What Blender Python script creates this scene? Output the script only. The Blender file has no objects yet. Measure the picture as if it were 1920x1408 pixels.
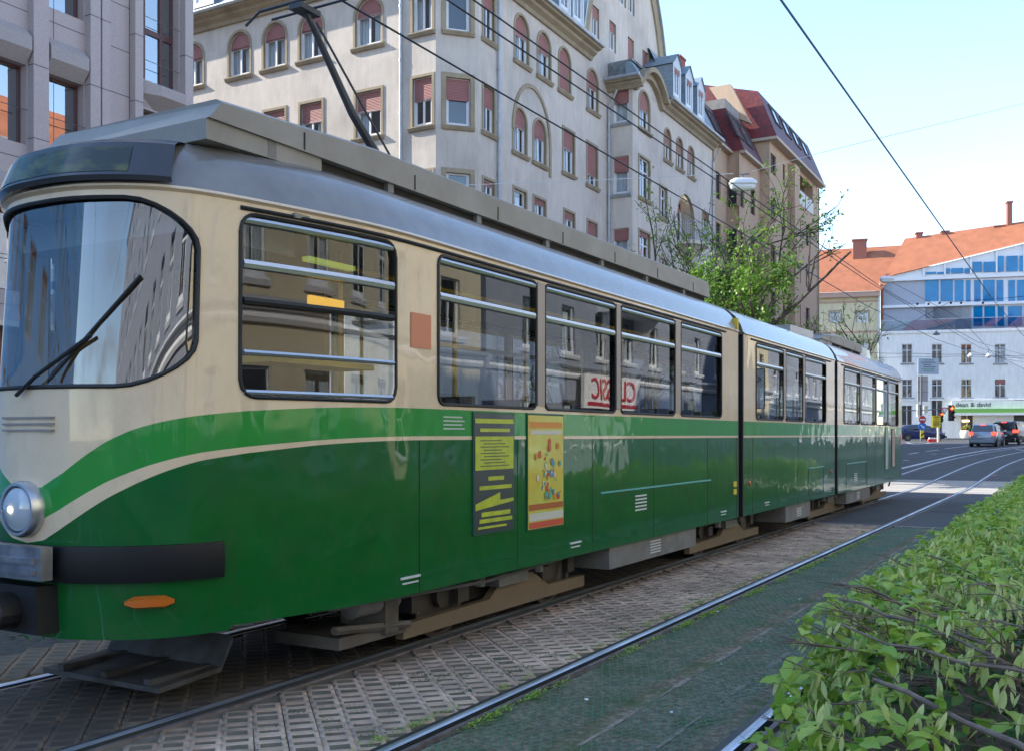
import bpy, bmesh, math, random
import numpy as np
from math import sin, cos, pi, radians, sqrt
from mathutils import Vector, Matrix
random.seed(7); RNG = np.random.default_rng(7)
S = bpy.context.scene
# ---------------------------------------------------------------- camera
H = 1.58; FPX = 1880.0; YAW = radians(29.88); HOR = 815.0
CY, SY = cos(YAW), sin(YAW)
cam = bpy.data.objects.new('camera', bpy.data.cameras.new('camera'))
S.collection.objects.link(cam); S.camera = cam
cam.location = (0, 0, H); cam.rotation_euler = (radians(90), 0, YAW)
cam.data.sensor_width = 36; cam.data.lens = FPX/1920*36
cam.data.shift_y = (HOR-704)/1920; cam.data.clip_start = 0.05; cam.data.clip_end = 6000
# ---------------------------------------------------------------- light
SUN_EL, SUN_DIR = radians(32), Vector((1.0, 0.275, 0)).normalized()     # direction of travel on the ground
sun = bpy.data.objects.new('sun', bpy.data.lights.new('sun', 'SUN')); S.collection.objects.link(sun)
sun.data.energy = 3.0; sun.data.angle = radians(0.5); sun.data.color = (1, .93, .82)
dv = Vector((SUN_DIR.x*cos(SUN_EL), SUN_DIR.y*cos(SUN_EL), -sin(SUN_EL)))
sun.rotation_euler = dv.to_track_quat('-Z', 'Y').to_euler(); sun.location = (-40, -20, 60)
W = bpy.data.worlds.new("World"); S.world = W; W.use_nodes = True
nt = W.node_tree; nt.nodes.clear()
def N(nt, t, **k):
    n = nt.nodes.new(t)
    for a, b in k.items():
        if a.startswith('i_'): n.inputs[a[2:].replace('_', ' ')].default_value = b
        else: setattr(n, a, b)
    return n
sk = N(nt, 'ShaderNodeTexSky', sky_type='NISHITA', sun_disc=False, sun_elevation=SUN_EL)
az = math.atan2(-SUN_DIR.x, -SUN_DIR.y)      # compass bearing of the sun, clockwise from +Y
sk.sun_rotation = az; sk.air_density = 1.0; sk.dust_density = 0.15; sk.ozone_density = 1.6
tc = N(nt, 'ShaderNodeTexCoord'); mp = N(nt, 'ShaderNodeMapping'); mp.inputs['Scale'].default_value = (1, 1, 3.2)
nz = N(nt, 'ShaderNodeTexNoise', i_Scale=3.1, i_Detail=9, i_Roughness=.56)
cr = N(nt, 'ShaderNodeValToRGB'); cr.color_ramp.elements[0].position = .50; cr.color_ramp.elements[1].position = .66
sp = N(nt, 'ShaderNodeSeparateXYZ'); el = N(nt, 'ShaderNodeMapRange'); el.clamp = True
el.inputs['From Min'].default_value = .36; el.inputs['From Max'].default_value = .10
el.inputs['To Min'].default_value = .12; el.inputs['To Max'].default_value = 1.0
mm = N(nt, 'ShaderNodeMath', operation='MULTIPLY'); mx = N(nt, 'ShaderNodeMixRGB')
mx.inputs[2].default_value = (1.65, 1.70, 1.76, 1)
bg = N(nt, 'ShaderNodeBackground', i_Strength=.135); out = N(nt, 'ShaderNodeOutputWorld')
L = nt.links.new
L(tc.outputs['Generated'], mp.inputs['Vector']); L(mp.outputs[0], nz.inputs['Vector']); L(nz.outputs['Fac'], cr.inputs[0])
L(tc.outputs['Generated'], sp.inputs[0]); L(sp.outputs['Z'], el.inputs['Value'])
L(cr.outputs[0], mm.inputs[0]); L(el.outputs[0], mm.inputs[1]); L(mm.outputs[0], mx.inputs[0])
L(sk.outputs[0], mx.inputs[1]); L(mx.outputs[0], bg.inputs[0]); L(bg.outputs[0], out.inputs[0])
S.view_settings.view_transform = 'Standard'; S.view_settings.look = 'None'
S.view_settings.exposure = 1.92; S.view_settings.gamma = 1
# ---------------------------------------------------------------- measuring helpers (photo pixel -> place)
def ray(px): u = (px-960)/FPX; return (u*CY-SY, u*SY+CY)
def hz(py, d): return H + (HOR-py)/FPX*d
def gz(y):
    if y < 32: return 0.0
    if y < 75: return (y-32)*.02
    return min(.86+(y-75)*.009, 1.35)
def gp(px, py):                       # ground point under a pixel
    z = 0.0
    for _ in range(30):
        d = (H-z)*FPX/(py-HOR); r = ray(px); z = .5*z+.5*gz(r[1]*d)
    return (r[0]*d, r[1]*d, gz(r[1]*d))
def pd(px, py, d):                    # point at a depth
    r = ray(px); return Vector((r[0]*d, r[1]*d, hz(py, d)))
class Frame:                          # facade frame: x along the wall (to the right from outside), y inward, z up
    def __init__(s, P, D):
        s.P = Vector((P[0], P[1], 0)); s.D = Vector((D[0], D[1], 0)).normalized(); s.N = Vector((-s.D.y, s.D.x, 0))
    def __call__(s, x, y, z): return s.P+s.D*x+s.N*y+Vector((0, 0, z))
    def hit(s, px, off=0):            # -> x, depth
        r = ray(px); P = s.P+s.N*off
        a, b, c, d = r[0], -s.D.x, r[1], -s.D.y
        det = a*d-b*c; dep = (P.x*d-b*P.y)/det; x = (a*P.y-c*P.x)/det
        return x, dep
    def x(s, px, off=0): return s.hit(px, off)[0]
    def z(s, px, py, off=0): return hz(py, s.hit(px, off)[1])
    @property
    def rot(s): return math.atan2(s.D.y, s.D.x)
# ---------------------------------------------------------------- mesh builder
class MB:
    def __init__(s): s.v = []; s.f = []; s.m = []
    def add(s, vs, fs, m=0):
        b = len(s.v); s.v += [tuple(v) for v in vs]; s.f += [tuple(b+i for i in f) for f in fs]; s.m += [m]*len(fs); return s
    def quad(s, a, b, c, d, m=0): return s.add([a, b, c, d], [(0, 1, 2, 3)], m)
    def poly(s, pts, m=0): return s.add(pts, [tuple(range(len(pts)))], m)
    def box(s, x0, x1, y0, y1, z0, z1, m=0, fr=None, skip=''):
        P = [(x0,y0,z0),(x1,y0,z0),(x1,y1,z0),(x0,y1,z0),(x0,y0,z1),(x1,y0,z1),(x1,y1,z1),(x0,y1,z1)]
        if fr: P = [fr(*p) for p in P]
        F = {'b':(0,3,2,1),'t':(4,5,6,7),'f':(0,1,5,4),'r':(1,2,6,5),'k':(2,3,7,6),'l':(3,0,4,7)}
        return s.add(P, [F[k] for k in F if k not in skip], m)
    def prism(s, pts, off, m=0):       # polygon (3D pts) extruded by off vector, closed
        n = len(pts); off = Vector(off); a = [Vector(p) for p in pts]; b = [p+off for p in a]
        return s.add(a+b, [tuple(range(n))[::-1], tuple(range(n, 2*n))]+[(i, (i+1) % n, n+(i+1) % n, n+i) for i in range(n)], m)
    def tube(s, pts, r, n=6, m=0, cap=True, rs=None):
        pts = [Vector(p) for p in pts]; K = len(pts); b = len(s.v); up = Vector((0, 0, 1))
        t0 = (pts[1]-pts[0]).normalized()
        if abs(t0.z) > .9: up = Vector((1, 0, 0))
        u = t0.cross(up).normalized()
        for i, p in enumerate(pts):
            t = ((pts[min(i+1, K-1)]-pts[max(i-1, 0)])); t = t.normalized() if t.length > 1e-9 else t0
            u = (u-t*u.dot(t)); u = u.normalized() if u.length > 1e-6 else t.orthogonal().normalized()
            w = t.cross(u); rr = rs[i] if rs else r
            for k in range(n):
                a = 2*pi*k/n; s.v.append(tuple(p+(u*cos(a)+w*sin(a))*rr))
        for i in range(K-1):
            for k in range(n):
                s.f.append((b+i*n+k, b+i*n+(k+1) % n, b+(i+1)*n+(k+1) % n, b+(i+1)*n+k)); s.m.append(m)
        if cap:
            s.f.append(tuple(b+k for k in range(n))[::-1]); s.f.append(tuple(b+(K-1)*n+k for k in range(n))); s.m += [m, m]
        return s
    def lathe(s, c, axis, prof, n=24, m=0):   # prof: list of (r, h) along axis
        c = Vector(c); ax = Vector(axis).normalized(); u = ax.orthogonal().normalized(); w = ax.cross(u); b = len(s.v)
        for r, h in prof:
            for k in range(n):
                a = 2*pi*k/n; s.v.append(tuple(c+ax*h+(u*cos(a)+w*sin(a))*r))
        for i in range(len(prof)-1):
            for k in range(n):
                s.f.append((b+i*n+k, b+i*n+(k+1) % n, b+(i+1)*n+(k+1) % n, b+(i+1)*n+k)); s.m.append(m)
        s.f.append(tuple(b+k for k in range(n))[::-1]); s.f.append(tuple(b+(len(prof)-1)*n+k for k in range(n))); s.m += [m, m]
        return s
    def loft(s, rings, m=0, close=True, caps=True):
        n = len(rings[0]); b = len(s.v)
        for r in rings: s.v += [tuple(p) for p in r]
        for i in range(len(rings)-1):
            for k in range(n if close else n-1):
                s.f.append((b+i*n+k, b+i*n+(k+1) % n, b+(i+1)*n+(k+1) % n, b+(i+1)*n+k)); s.m.append(m)
        if caps and close:
            s.f.append(tuple(b+k for k in range(n))[::-1]); s.f.append(tuple(b+(len(rings)-1)*n+k for k in range(n))); s.m += [m, m]
        return s
def mesh_of(name, mb, mats, off=(0, 0, 0), smooth=False, fixn=True):
    me = bpy.data.meshes.new(name); o = Vector(off)
    me.from_pydata([(v[0]-o.x, v[1]-o.y, v[2]-o.z) for v in mb.v], [], mb.f)
    for m in (mats if isinstance(mats, (list, tuple)) else [mats]): me.materials.append(m)
    if any(mb.m): me.polygons.foreach_set('material_index', mb.m)
    if smooth:
        bm = bmesh.new(); bm.from_mesh(me); bmesh.ops.remove_doubles(bm, verts=bm.verts, dist=1e-5); bm.to_mesh(me); bm.free()
        me.polygons.foreach_set('use_smooth', [True]*len(me.polygons))
        if smooth != 'all': me.set_sharp_from_angle(angle=radians(38))
    me.validate(); me.update(); return me
def np_mesh(name, V, Fq, mats, mi=None, smooth=False):
    me = bpy.data.meshes.new(name); V = np.asarray(V, np.float32); Fq = np.asarray(Fq, np.int32); k = Fq.shape[1]
    me.vertices.add(len(V)); me.vertices.foreach_set('co', V.ravel()); me.loops.add(Fq.size)
    me.loops.foreach_set('vertex_index', Fq.ravel()); me.polygons.add(len(Fq))
    me.polygons.foreach_set('loop_start', np.arange(0, Fq.size, k, dtype=np.int32))
    for m in (mats if isinstance(mats, (list, tuple)) else [mats]): me.materials.append(m)
    if mi is not None: me.polygons.foreach_set('material_index', np.asarray(mi, np.int32))
    if smooth: me.polygons.foreach_set('use_smooth', np.ones(len(Fq), bool))
    me.update(calc_edges=True); return me
def link(name, me, parent=None, loc=(0, 0, 0), rz=0, **tags):
    o = bpy.data.objects.new(name, me); S.collection.objects.link(o)
    if parent: o.parent = parent
    o.location = loc; o.rotation_euler = (0, 0, rz)
    for k, v in tags.items(): o[k] = v
    return o
def WP(o):                             # origin of the thing a part belongs to (things have no parent)
    v = Vector((0, 0, 0))
    while o: v += o.location; o = o.parent
    return v
def part(name, mb, mats, parent, smooth=False, **t):   # mb in world coordinates; parents unrotated
    return link(name, mesh_of(name, mb, mats, WP(parent), smooth), parent, **t)
def thing(name, loc, label, cat, group=None):
    o = link(name, None, None, loc, label=label, category=cat)
    if group: o['group'] = group
    return o
def solo(name, mb, mats, label, cat, group=None, loc=None, smooth=False):
    if loc is None:
        a = np.array(mb.v); loc = ((a[:, 0].min()+a[:, 0].max())/2, (a[:, 1].min()+a[:, 1].max())/2, a[:, 2].min())
    o = link(name, mesh_of(name, mb, mats, loc, smooth), None, loc, label=label, category=cat)
    if group: o['group'] = group
    return o
# ---------------------------------------------------------------- materials
MC = {}
def mat(name, c, rough=.6, metal=0, c2=None, sc=3, det=6, bump=0, bsc=None, spec=.5, coat=0, lo=.35, hi=.65, coord='Object', stretch=(1, 1, 1), trans=0, sub=None, emit=None, estr=1, bd=.02):
    if name in MC: return MC[name]
    m = bpy.data.materials.new(name); m.use_nodes = True; nt = m.node_tree; P = nt.nodes['Principled BSDF']; L = nt.links.new
    P.inputs['Base Color'].default_value = (*c, 1); P.inputs['Roughness'].default_value = rough; P.inputs['Metallic'].default_value = metal
    P.inputs['Specular IOR Level'].default_value = spec; P.inputs['Coat Weight'].default_value = coat; P.inputs['Coat Roughness'].default_value = .03
    if trans: P.inputs['Transmission Weight'].default_value = trans
    if emit: P.inputs['Emission Color'].default_value = (*emit, 1); P.inputs['Emission Strength'].default_value = estr
    tc = N(nt, 'ShaderNodeTexCoord'); mp = N(nt, 'ShaderNodeMapping'); mp.inputs['Scale'].default_value = stretch
    L(tc.outputs[coord], mp.inputs[0])
    if c2:
        nz = N(nt, 'ShaderNodeTexNoise', i_Scale=sc, i_Detail=det, i_Roughness=.6); L(mp.outputs[0], nz.inputs['Vector'])
        r = N(nt, 'ShaderNodeMapRange'); r.inputs['From Min'].default_value = lo; r.inputs['From Max'].default_value = hi; L(nz.outputs['Fac'], r.inputs['Value'])
        x = N(nt, 'ShaderNodeMixRGB'); x.inputs[1].default_value = (*c, 1); x.inputs[2].default_value = (*c2, 1)
        L(r.outputs[0], x.inputs[0]); L(x.outputs[0], P.inputs['Base Color'])
    if bump:
        nb = N(nt, 'ShaderNodeTexNoise', i_Scale=bsc or sc*6, i_Detail=4); L(mp.outputs[0], nb.inputs['Vector'])
        b = N(nt, 'ShaderNodeBump', i_Strength=bump, i_Distance=bd); L(nb.outputs['Fac'], b.inputs['Height']); L(b.outputs[0], P.inputs['Normal'])
    MC[name] = m; return m
def glass(name, tint=(.9, .95, 1), ior=1.9, rough=.01, dark=0.0, wob=0.0, wsc=1.2):   # thin pane: see-through plus mirror by angle
    if name in MC: return MC[name]
    m = bpy.data.materials.new(name); m.use_nodes = True; nt = m.node_tree; nt.nodes.clear(); L = nt.links.new
    o = N(nt, 'ShaderNodeOutputMaterial'); t = N(nt, 'ShaderNodeBsdfTransparent'); t.inputs[0].default_value = (*tint, 1)
    g = N(nt, 'ShaderNodeBsdfGlossy'); g.inputs['Roughness'].default_value = rough; g.inputs[0].default_value = (1, 1, 1, 1)
    f = N(nt, 'ShaderNodeFresnel'); f.inputs[0].default_value = ior; x = N(nt, 'ShaderNodeMixShader')
    # same reflectance on both faces of the sheet
    ge = N(nt, 'ShaderNodeNewGeometry'); mi = N(nt, 'ShaderNodeMath', operation='MULTIPLY_ADD')
    mi.inputs[1].default_value = 1/ior-ior; mi.inputs[2].default_value = ior
    L(ge.outputs['Backfacing'], mi.inputs[0]); L(mi.outputs[0], f.inputs[0])
    if wob:
        tc = N(nt, 'ShaderNodeTexCoord'); nb = N(nt, 'ShaderNodeTexNoise', i_Scale=wsc, i_Detail=1); L(tc.outputs['Object'], nb.inputs['Vector'])
        b = N(nt, 'ShaderNodeBump', i_Strength=wob, i_Distance=.05); L(nb.outputs['Fac'], b.inputs['Height']); L(b.outputs[0], g.inputs['Normal'])
    L(f.outputs[0], x.inputs[0]); L(t.outputs[0], x.inputs[1]); L(g.outputs[0], x.inputs[2]); L(x.outputs[0], o.inputs[0])
    MC[name] = m; return m
def plaster(name, c, dirt, sc=.35, lo=.45, hi=.75):    # two scales of stains
    if name in MC: return MC[name]
    m = mat(name, c, .9, spec=.2, c2=dirt, sc=sc, lo=lo, hi=hi, bump=.5, bsc=22, coord='Object')
    nt = m.node_tree; L = nt.links.new; P = nt.nodes['Principled BSDF']; src = P.inputs['Base Color'].links[0].from_socket
    tc = N(nt, 'ShaderNodeTexCoord'); mp = N(nt, 'ShaderNodeMapping'); mp.inputs['Scale'].default_value = (2.2, 2.2, .5); L(tc.outputs['Object'], mp.inputs[0])
    n2 = N(nt, 'ShaderNodeTexNoise', i_Scale=1.6, i_Detail=8, i_Roughness=.7); L(mp.outputs[0], n2.inputs['Vector'])
    r = N(nt, 'ShaderNodeMapRange'); r.inputs['From Min'].default_value = .3; r.inputs['From Max'].default_value = .75
    r.inputs['To Min'].default_value = 1.05; r.inputs['To Max'].default_value = .82; L(n2.outputs['Fac'], r.inputs['Value'])
    x = N(nt, 'ShaderNodeMixRGB', blend_type='MULTIPLY'); x.inputs[0].default_value = 1; L(src, x.inputs[1]); L(r.outputs[0], x.inputs[2]); L(x.outputs[0], P.inputs['Base Color'])
    return m
# ================================================================ ground, road, tracks
A_soil = mat('soil', (.075, .062, .048), .95, c2=(.14, .115, .085), sc=14, bump=.6, bsc=60)
A_asph = mat('asphalt', (.058, .06, .066), .82, c2=(.085, .087, .092), sc=1.1, bump=.35, bsc=160, lo=.3, hi=.7, stretch=(1, .35, 1), bd=.01)
A_asph2 = mat('asphalt_patch', (.05, .05, .054), .86, c2=(.068, .068, .072), sc=2, bump=.35, bsc=160, bd=.01)
A_pave = mat('paving', (.23, .22, .205), .85, c2=(.17, .165, .155), sc=2, bump=.2, bsc=60)
A_kerb = mat('kerb_stone', (.30, .29, .27), .85, c2=(.22, .21, .2), sc=5, bump=.2)
A_paint = mat('road_paint', (.62, .63, .63), .6, c2=(.30, .31, .32), sc=6, lo=.5, hi=.8)
YB = [-600, -60, 0, 18.35, 32, 75, 129.5, 1500]
def sheet(mb, x0, x1, y0, y1, dz=0, m=0):
    ys = [y0]+[y for y in YB if y0 < y < y1]+[y1]
    for a, b in zip(ys, ys[1:]):
        mb.quad((x0, a, gz(a)+dz), (x1, a, gz(a)+dz), (x1, b, gz(b)+dz), (x0, b, gz(b)+dz), m)
g = MB(); sheet(g, -900, 900, -600, 1500, -.09)
link('ground', mesh_of('ground', g, A_soil), kind='structure')
g = MB(); sheet(g, -30, 8.4, 18.35, 104, 0); sheet(g, 8.4, 60, 62, 130, 0); sheet(g, -60, -30, 21, 29, 0); sheet(g, -16.5, -11, -60, 18.35, 0); sheet(g, -6.75, -1.0, -60, -2, 0)
link('road', mesh_of('road', g, A_asph), kind='structure')
g = MB()
for x0, x1, y0, y1 in ((-21.2, -16.5, -60, 20.4), (-24, -16.5, 30.0, 100), (1.5, 8.4, -60, 61)):
    ys = [y0]+[y for y in YB if y0 < y < y1]+[y1]
    for a, b in zip(ys, ys[1:]):
        A = [(x0, a, gz(a)-.1), (x1, a, gz(a)-.1), (x1, b, gz(b)-.1), (x0, b, gz(b)-.1)]
        B = [(p[0], p[1], p[2]+.22) for p in A]
        g.add(A+B, [(4, 5, 6, 7), (0, 1, 5, 4), (1, 2, 6, 5), (2, 3, 7, 6), (3, 0, 4, 7)])
link('pavement', mesh_of('pavement', g, A_pave), kind='structure')
# narrow kerb where the paved track bed meets the asphalt
g = MB(); g.box(-6.75, -4.48, 18.22, 18.36, -.08, .012); g.box(-4.26, -3.12, 18.22, 18.36, -.08, .012); g.box(-2.9, -1.64, 18.22, 18.36, -.08, .012)
link('kerb', mesh_of('kerb', g, A_kerb), kind='structure')
# ---- concrete grass-grid pavers (real cells, turned 45 degrees to the track)
M_paver = mat('concrete_paver', (.54, .395, .295), .9, c2=(.64, .475, .36), sc=9, bump=.35, bsc=120, bd=.004)
ntp = M_paver.node_tree; Pp = ntp.nodes['Principled BSDF']; src = Pp.inputs['Base Color'].links[0].from_socket
t_ = N(ntp, 'ShaderNodeTexCoord'); s_ = N(ntp, 'ShaderNodeSeparateXYZ'); ntp.links.new(t_.outputs['Object'], s_.inputs[0])
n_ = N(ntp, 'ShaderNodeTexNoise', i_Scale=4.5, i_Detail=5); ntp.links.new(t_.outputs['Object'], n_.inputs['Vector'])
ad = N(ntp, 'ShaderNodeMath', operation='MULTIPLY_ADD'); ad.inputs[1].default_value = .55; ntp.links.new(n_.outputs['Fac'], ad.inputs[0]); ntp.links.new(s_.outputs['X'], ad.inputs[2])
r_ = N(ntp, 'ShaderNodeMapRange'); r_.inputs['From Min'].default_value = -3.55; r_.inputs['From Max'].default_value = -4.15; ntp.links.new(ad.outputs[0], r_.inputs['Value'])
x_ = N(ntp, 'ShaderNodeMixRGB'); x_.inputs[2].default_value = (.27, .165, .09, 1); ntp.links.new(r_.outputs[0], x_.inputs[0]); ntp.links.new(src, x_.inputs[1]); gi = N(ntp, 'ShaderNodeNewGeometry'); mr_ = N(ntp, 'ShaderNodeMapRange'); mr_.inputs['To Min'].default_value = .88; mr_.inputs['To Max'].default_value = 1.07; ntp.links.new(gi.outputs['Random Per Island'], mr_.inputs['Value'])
n5 = N(ntp, 'ShaderNodeTexNoise', i_Scale=1.3, i_Detail=6, i_Roughness=.65); ntp.links.new(t_.outputs['Object'], n5.inputs['Vector']); m5 = N(ntp, 'ShaderNodeMapRange'); m5.inputs['From Min'].default_value = .38; m5.inputs['From Max'].default_value = .62; m5.inputs['To Min'].default_value = .66; m5.inputs['To Max'].default_value = 1.08; ntp.links.new(n5.outputs['Fac'], m5.inputs['Value'])
mu = N(ntp, 'ShaderNodeMath', operation='MULTIPLY'); ntp.links.new(mr_.outputs[0], mu.inputs[0]); ntp.links.new(m5.outputs[0], mu.inputs[1])
xm = N(ntp, 'ShaderNodeMixRGB', blend_type='MULTIPLY'); xm.inputs[0].default_value = 1; ntp.links.new(x_.outputs[0], xm.inputs[1]); ntp.links.new(mu.outputs[0], xm.inputs[2]); ntp.links.new(xm.outputs[0], Pp.inputs['Base Color'])
MI = []
def pavers(xr, yr, pitch=.162, hole=.122, depth=.014, kq=.76):
    V = []; Fq = []; n = int(40/pitch/kq); c0 = ((xr[0]+xr[1])/2, (yr[0]+yr[1])/2); e = (sqrt(.5), sqrt(.5)); q = (-sqrt(.5)*kq, sqrt(.5)*kq); r2 = random.Random(3)
    for i in range(-n, n):
        for j in range(-n, n):
            cx = c0[0]+(i*e[0]+j*q[0])*pitch; cy = c0[1]+(i*e[1]+j*q[1])*pitch
            if not (xr[0] < cx < xr[1] and yr[0] < cy < yr[1]): continue
            wob = 0.012*sin(cx*5+cy*3)
            h = pitch/2*.994; k = hole/2*r2.uniform(.9, 1.05); z = .004+r2.uniform(-.0012, .0012); dep = (depth if r2.random() > .28 else r2.uniform(.002, .012)) if r2.random() > max(0, (-3.7-cx)*1.6) else .003
            b = len(V)
            for rr, zz in ((h, z), (k, z-.001), (k*.9, z-dep)):
                for sx, sy in ((-1, -1), (1, -1), (1, 1), (-1, 1)):
                    a, c = sx*rr, sy*rr*(1.0)
                    V.append((cx+a*e[0]+c*q[0]+wob, cy+a*e[1]+c*q[1], zz))
            for rr, zz in ((h, -.06),):
                for sx, sy in ((-1, -1), (1, -1), (1, 1), (-1, 1)):
                    a, c = sx*rr, sy*rr; V.append((cx+a*e[0]+c*q[0]+wob, cy+a*e[1]+c*q[1], zz))
            for s4 in range(4):
                t = (s4+1) % 4
                Fq.append((b+s4, b+t, b+4+t, b+4+s4)); Fq.append((b+4+s4, b+4+t, b+8+t, b+8+s4)); Fq.append((b+12+s4, b+12+t, b+t, b+s4)); MI.extend((0, 0, 0))
            Fq.append((b+8, b+9, b+10, b+11)); MI.append(1)
    return V, Fq
V = []; Fq = []
g = MB(); g.quad((-6.76, -2, -.008), (-3.12, -2, -.008), (-3.12, 18.22, -.008), (-6.76, 18.22, -.008)); link('dirt_bed', mesh_of('dirt_bed', g, mat('cell_dirt', (.19, .15, .115), .95, c2=(.11, .10, .06), sc=7, bump=.6, bsc=90, bd=.01)), kind='structure')
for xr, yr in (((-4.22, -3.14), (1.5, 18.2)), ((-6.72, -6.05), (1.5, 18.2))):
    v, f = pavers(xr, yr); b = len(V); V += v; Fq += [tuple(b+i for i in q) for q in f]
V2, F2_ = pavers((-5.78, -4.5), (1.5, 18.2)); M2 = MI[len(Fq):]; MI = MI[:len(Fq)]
link('grid_paving', np_mesh('shaded_paving', V2, F2_, [mat('shaded_paver', (.135, .10, .07), .8, c2=(.06, .05, .04), sc=3, bump=.3, bsc=100), mat('shaded_dirt', (.05, .042, .033), .9)], M2), kind='structure')  # darker copy of the pavers, shade under the tram put into the colour
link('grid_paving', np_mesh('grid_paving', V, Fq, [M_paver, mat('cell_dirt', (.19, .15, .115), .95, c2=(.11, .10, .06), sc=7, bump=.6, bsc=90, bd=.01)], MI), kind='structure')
# ---- dark gravel strip under a green wire net
M_grav = mat('gravel', (.135, .115, .075), .95, c2=(.38, .31, .22), sc=26, bump=.55, bsc=55, lo=.44, hi=.74, bd=.02)
ntg = M_grav.node_tree; Pg = ntg.nodes['Principled BSDF']; src = Pg.inputs['Base Color'].links[0].from_socket
t_ = N(ntg, 'ShaderNodeTexCoord'); n_ = N(ntg, 'ShaderNodeTexNoise', i_Scale=2.3, i_Detail=7, i_Roughness=.7); ntg.links.new(t_.outputs['Object'], n_.inputs['Vector'])
r_ = N(ntg, 'ShaderNodeMapRange'); r_.inputs['From Min'].default_value = .48; r_.inputs['From Max'].default_value = .68; ntg.links.new(n_.outputs['Fac'], r_.inputs['Value'])
x_ = N(ntg, 'ShaderNodeMixRGB'); x_.inputs[2].default_value = (.06, .105, .03, 1); ntg.links.new(r_.outputs[0], x_.inputs[0]); ntg.links.new(src, x_.inputs[1]); ntg.links.new(x_.outputs[0], Pg.inputs['Base Color'])
g = MB(); nx, ny = 30, 220; gx0, gx1, gy0, gy1 = -2.92, -.2, -2, 18.2
for j in range(ny+1):
    for i in range(nx+1):
        g.v.append((gx0+(gx1-gx0)*i/nx, gy0+(gy1-gy0)*j/ny, -.014+RNG.uniform(-.006, .006)))
for j in range(ny):
    for i in range(nx):
        a = j*(nx+1)+i
        if abs(gx0+(gx1-gx0)*(i+.5)/nx+1.54) < .09: continue
        g.f.append((a, a+1, a+nx+2, a+nx+1)); g.m.append(0)
link('gravel', mesh_of('gravel', g, M_grav), kind='structure')
g = MB(); g.box(-11, -6.78, -8, 18.3, -.06, -.012); link('verge', mesh_of('verge', g, A_soil), kind='structure')
M_net = mat('green_wire', (.03, .19, .11), .45, c2=(.07, .13, .07), sc=3, lo=.4, hi=.7, spec=.5)
def hexnet(x0, x1, y0, y1, a=.042, r=.0023):
    E = {}; V = []; Fq = []; dx = a*1.35; dy = a*1.5*.98
    r2 = random.Random(5); off = {}
    def nd(k, x, y):
        if k not in off: off[k] = (x+r2.uniform(-.004, .004), y+r2.uniform(-.004, .004), .004+.012*(sin(x*9+y*2.3)*sin(y*3.7-x)+.6)*.6+r2.uniform(-.002, .002))
        return off[k]
    nx = int((x1-x0)/dx); ny = int((y1-y0)/dy)
    for j in range(ny):
        for i in range(nx):
            cx = x0+i*dx+(dx/2 if j % 2 else 0); cy = y0+j*dy
            # node pairs of a hexagonal mesh (x across, y along): a "Y" at each lattice point
            A = nd((i, j, 0), cx, cy-a*.32); B = nd((i, j, 1), cx, cy+a*.32)
            ii = i if j % 2 == 0 else i+1
            segs = [(A, B, 1)]
            for di in (ii-1, ii):
                if 0 <= di < nx and j+1 < ny:
                    cx2 = x0+di*dx+(dx/2 if (j+1) % 2 else 0); cy2 = y0+(j+1)*dy
                    segs.append((B, nd((di, j+1, 0), cx2, cy2-a*.32), 0))
            for P, Q, dbl in segs:
                p = Vector(P); q = Vector(Q); t = (q-p).normalized(); s = Vector((t.y, -t.x, 0))*(r*(1.5 if dbl else 1)); u = Vector((0, 0, r)); b = len(V)
                V += [p-s, p+u, p+s, q-s, q+u, q+s]; Fq += [(b, b+1, b+4, b+3), (b+1, b+2, b+5, b+4)]
    return [tuple(v) for v in V], Fq
V = []; Fq = []
for x0, x1, y1 in ((-2.9, -2.30, 18.1), (-2.22, -1.66, 18.1), (-1.42, -.9, 18.1)):
    v, f = hexnet(x0, x1, 1.6, y1); b = len(V); V += v; Fq += [tuple(b+i for i in q) for q in f]
o = link('wire_netting', np_mesh('wire_netting', V, Fq, M_net)); o['label'] = 'green hexagonal wire netting laid flat over the dark gravel beside the hedge'; o['category'] = 'netting'; o['kind'] = 'stuff'
g = MB()
for x in (-2.26, -1.9):
    for k in range(60): a = 1.6+.275*k; w = max(0, .008+.012*sin(k*1.7)+.006*sin(k*4.1)); g.quad((x-w, a, -.009), (x+w, a, -.009), (x+w+.004*cos(k), a+.275, -.009), (x-w, a+.275, -.009))
link('sand_joint', mesh_of('sand_joint', g, mat('sand', (.30, .25, .20), .95, c2=(.17, .145, .12), sc=11, lo=.5, hi=.62)), kind='structure')
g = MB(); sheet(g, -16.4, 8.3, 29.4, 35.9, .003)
M_sunband = mat('sunlit_band', (.40, .375, .34), .85, c2=(.32, .30, .275), sc=1.5, stretch=(.3, 3, 1))
link('crossing', mesh_of('crossing', g, M_sunband), kind='structure')  # pale band added over the sun strip, its sunlight put into the colour
g = MB()
for y_ in (30.3, 31.5, 32.6, 33.6, 34.7): g.quad((-16.4, y_, gz(y_)+.0055), (8.3, y_+.03, gz(y_)+.0055), (8.3, y_+.07, gz(y_)+.0055), (-16.4, y_+.035, gz(y_)+.0055))
link('sunlit_band_joints', mesh_of('sunlit_band_joints', g, A_asph2), kind='structure')
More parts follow.
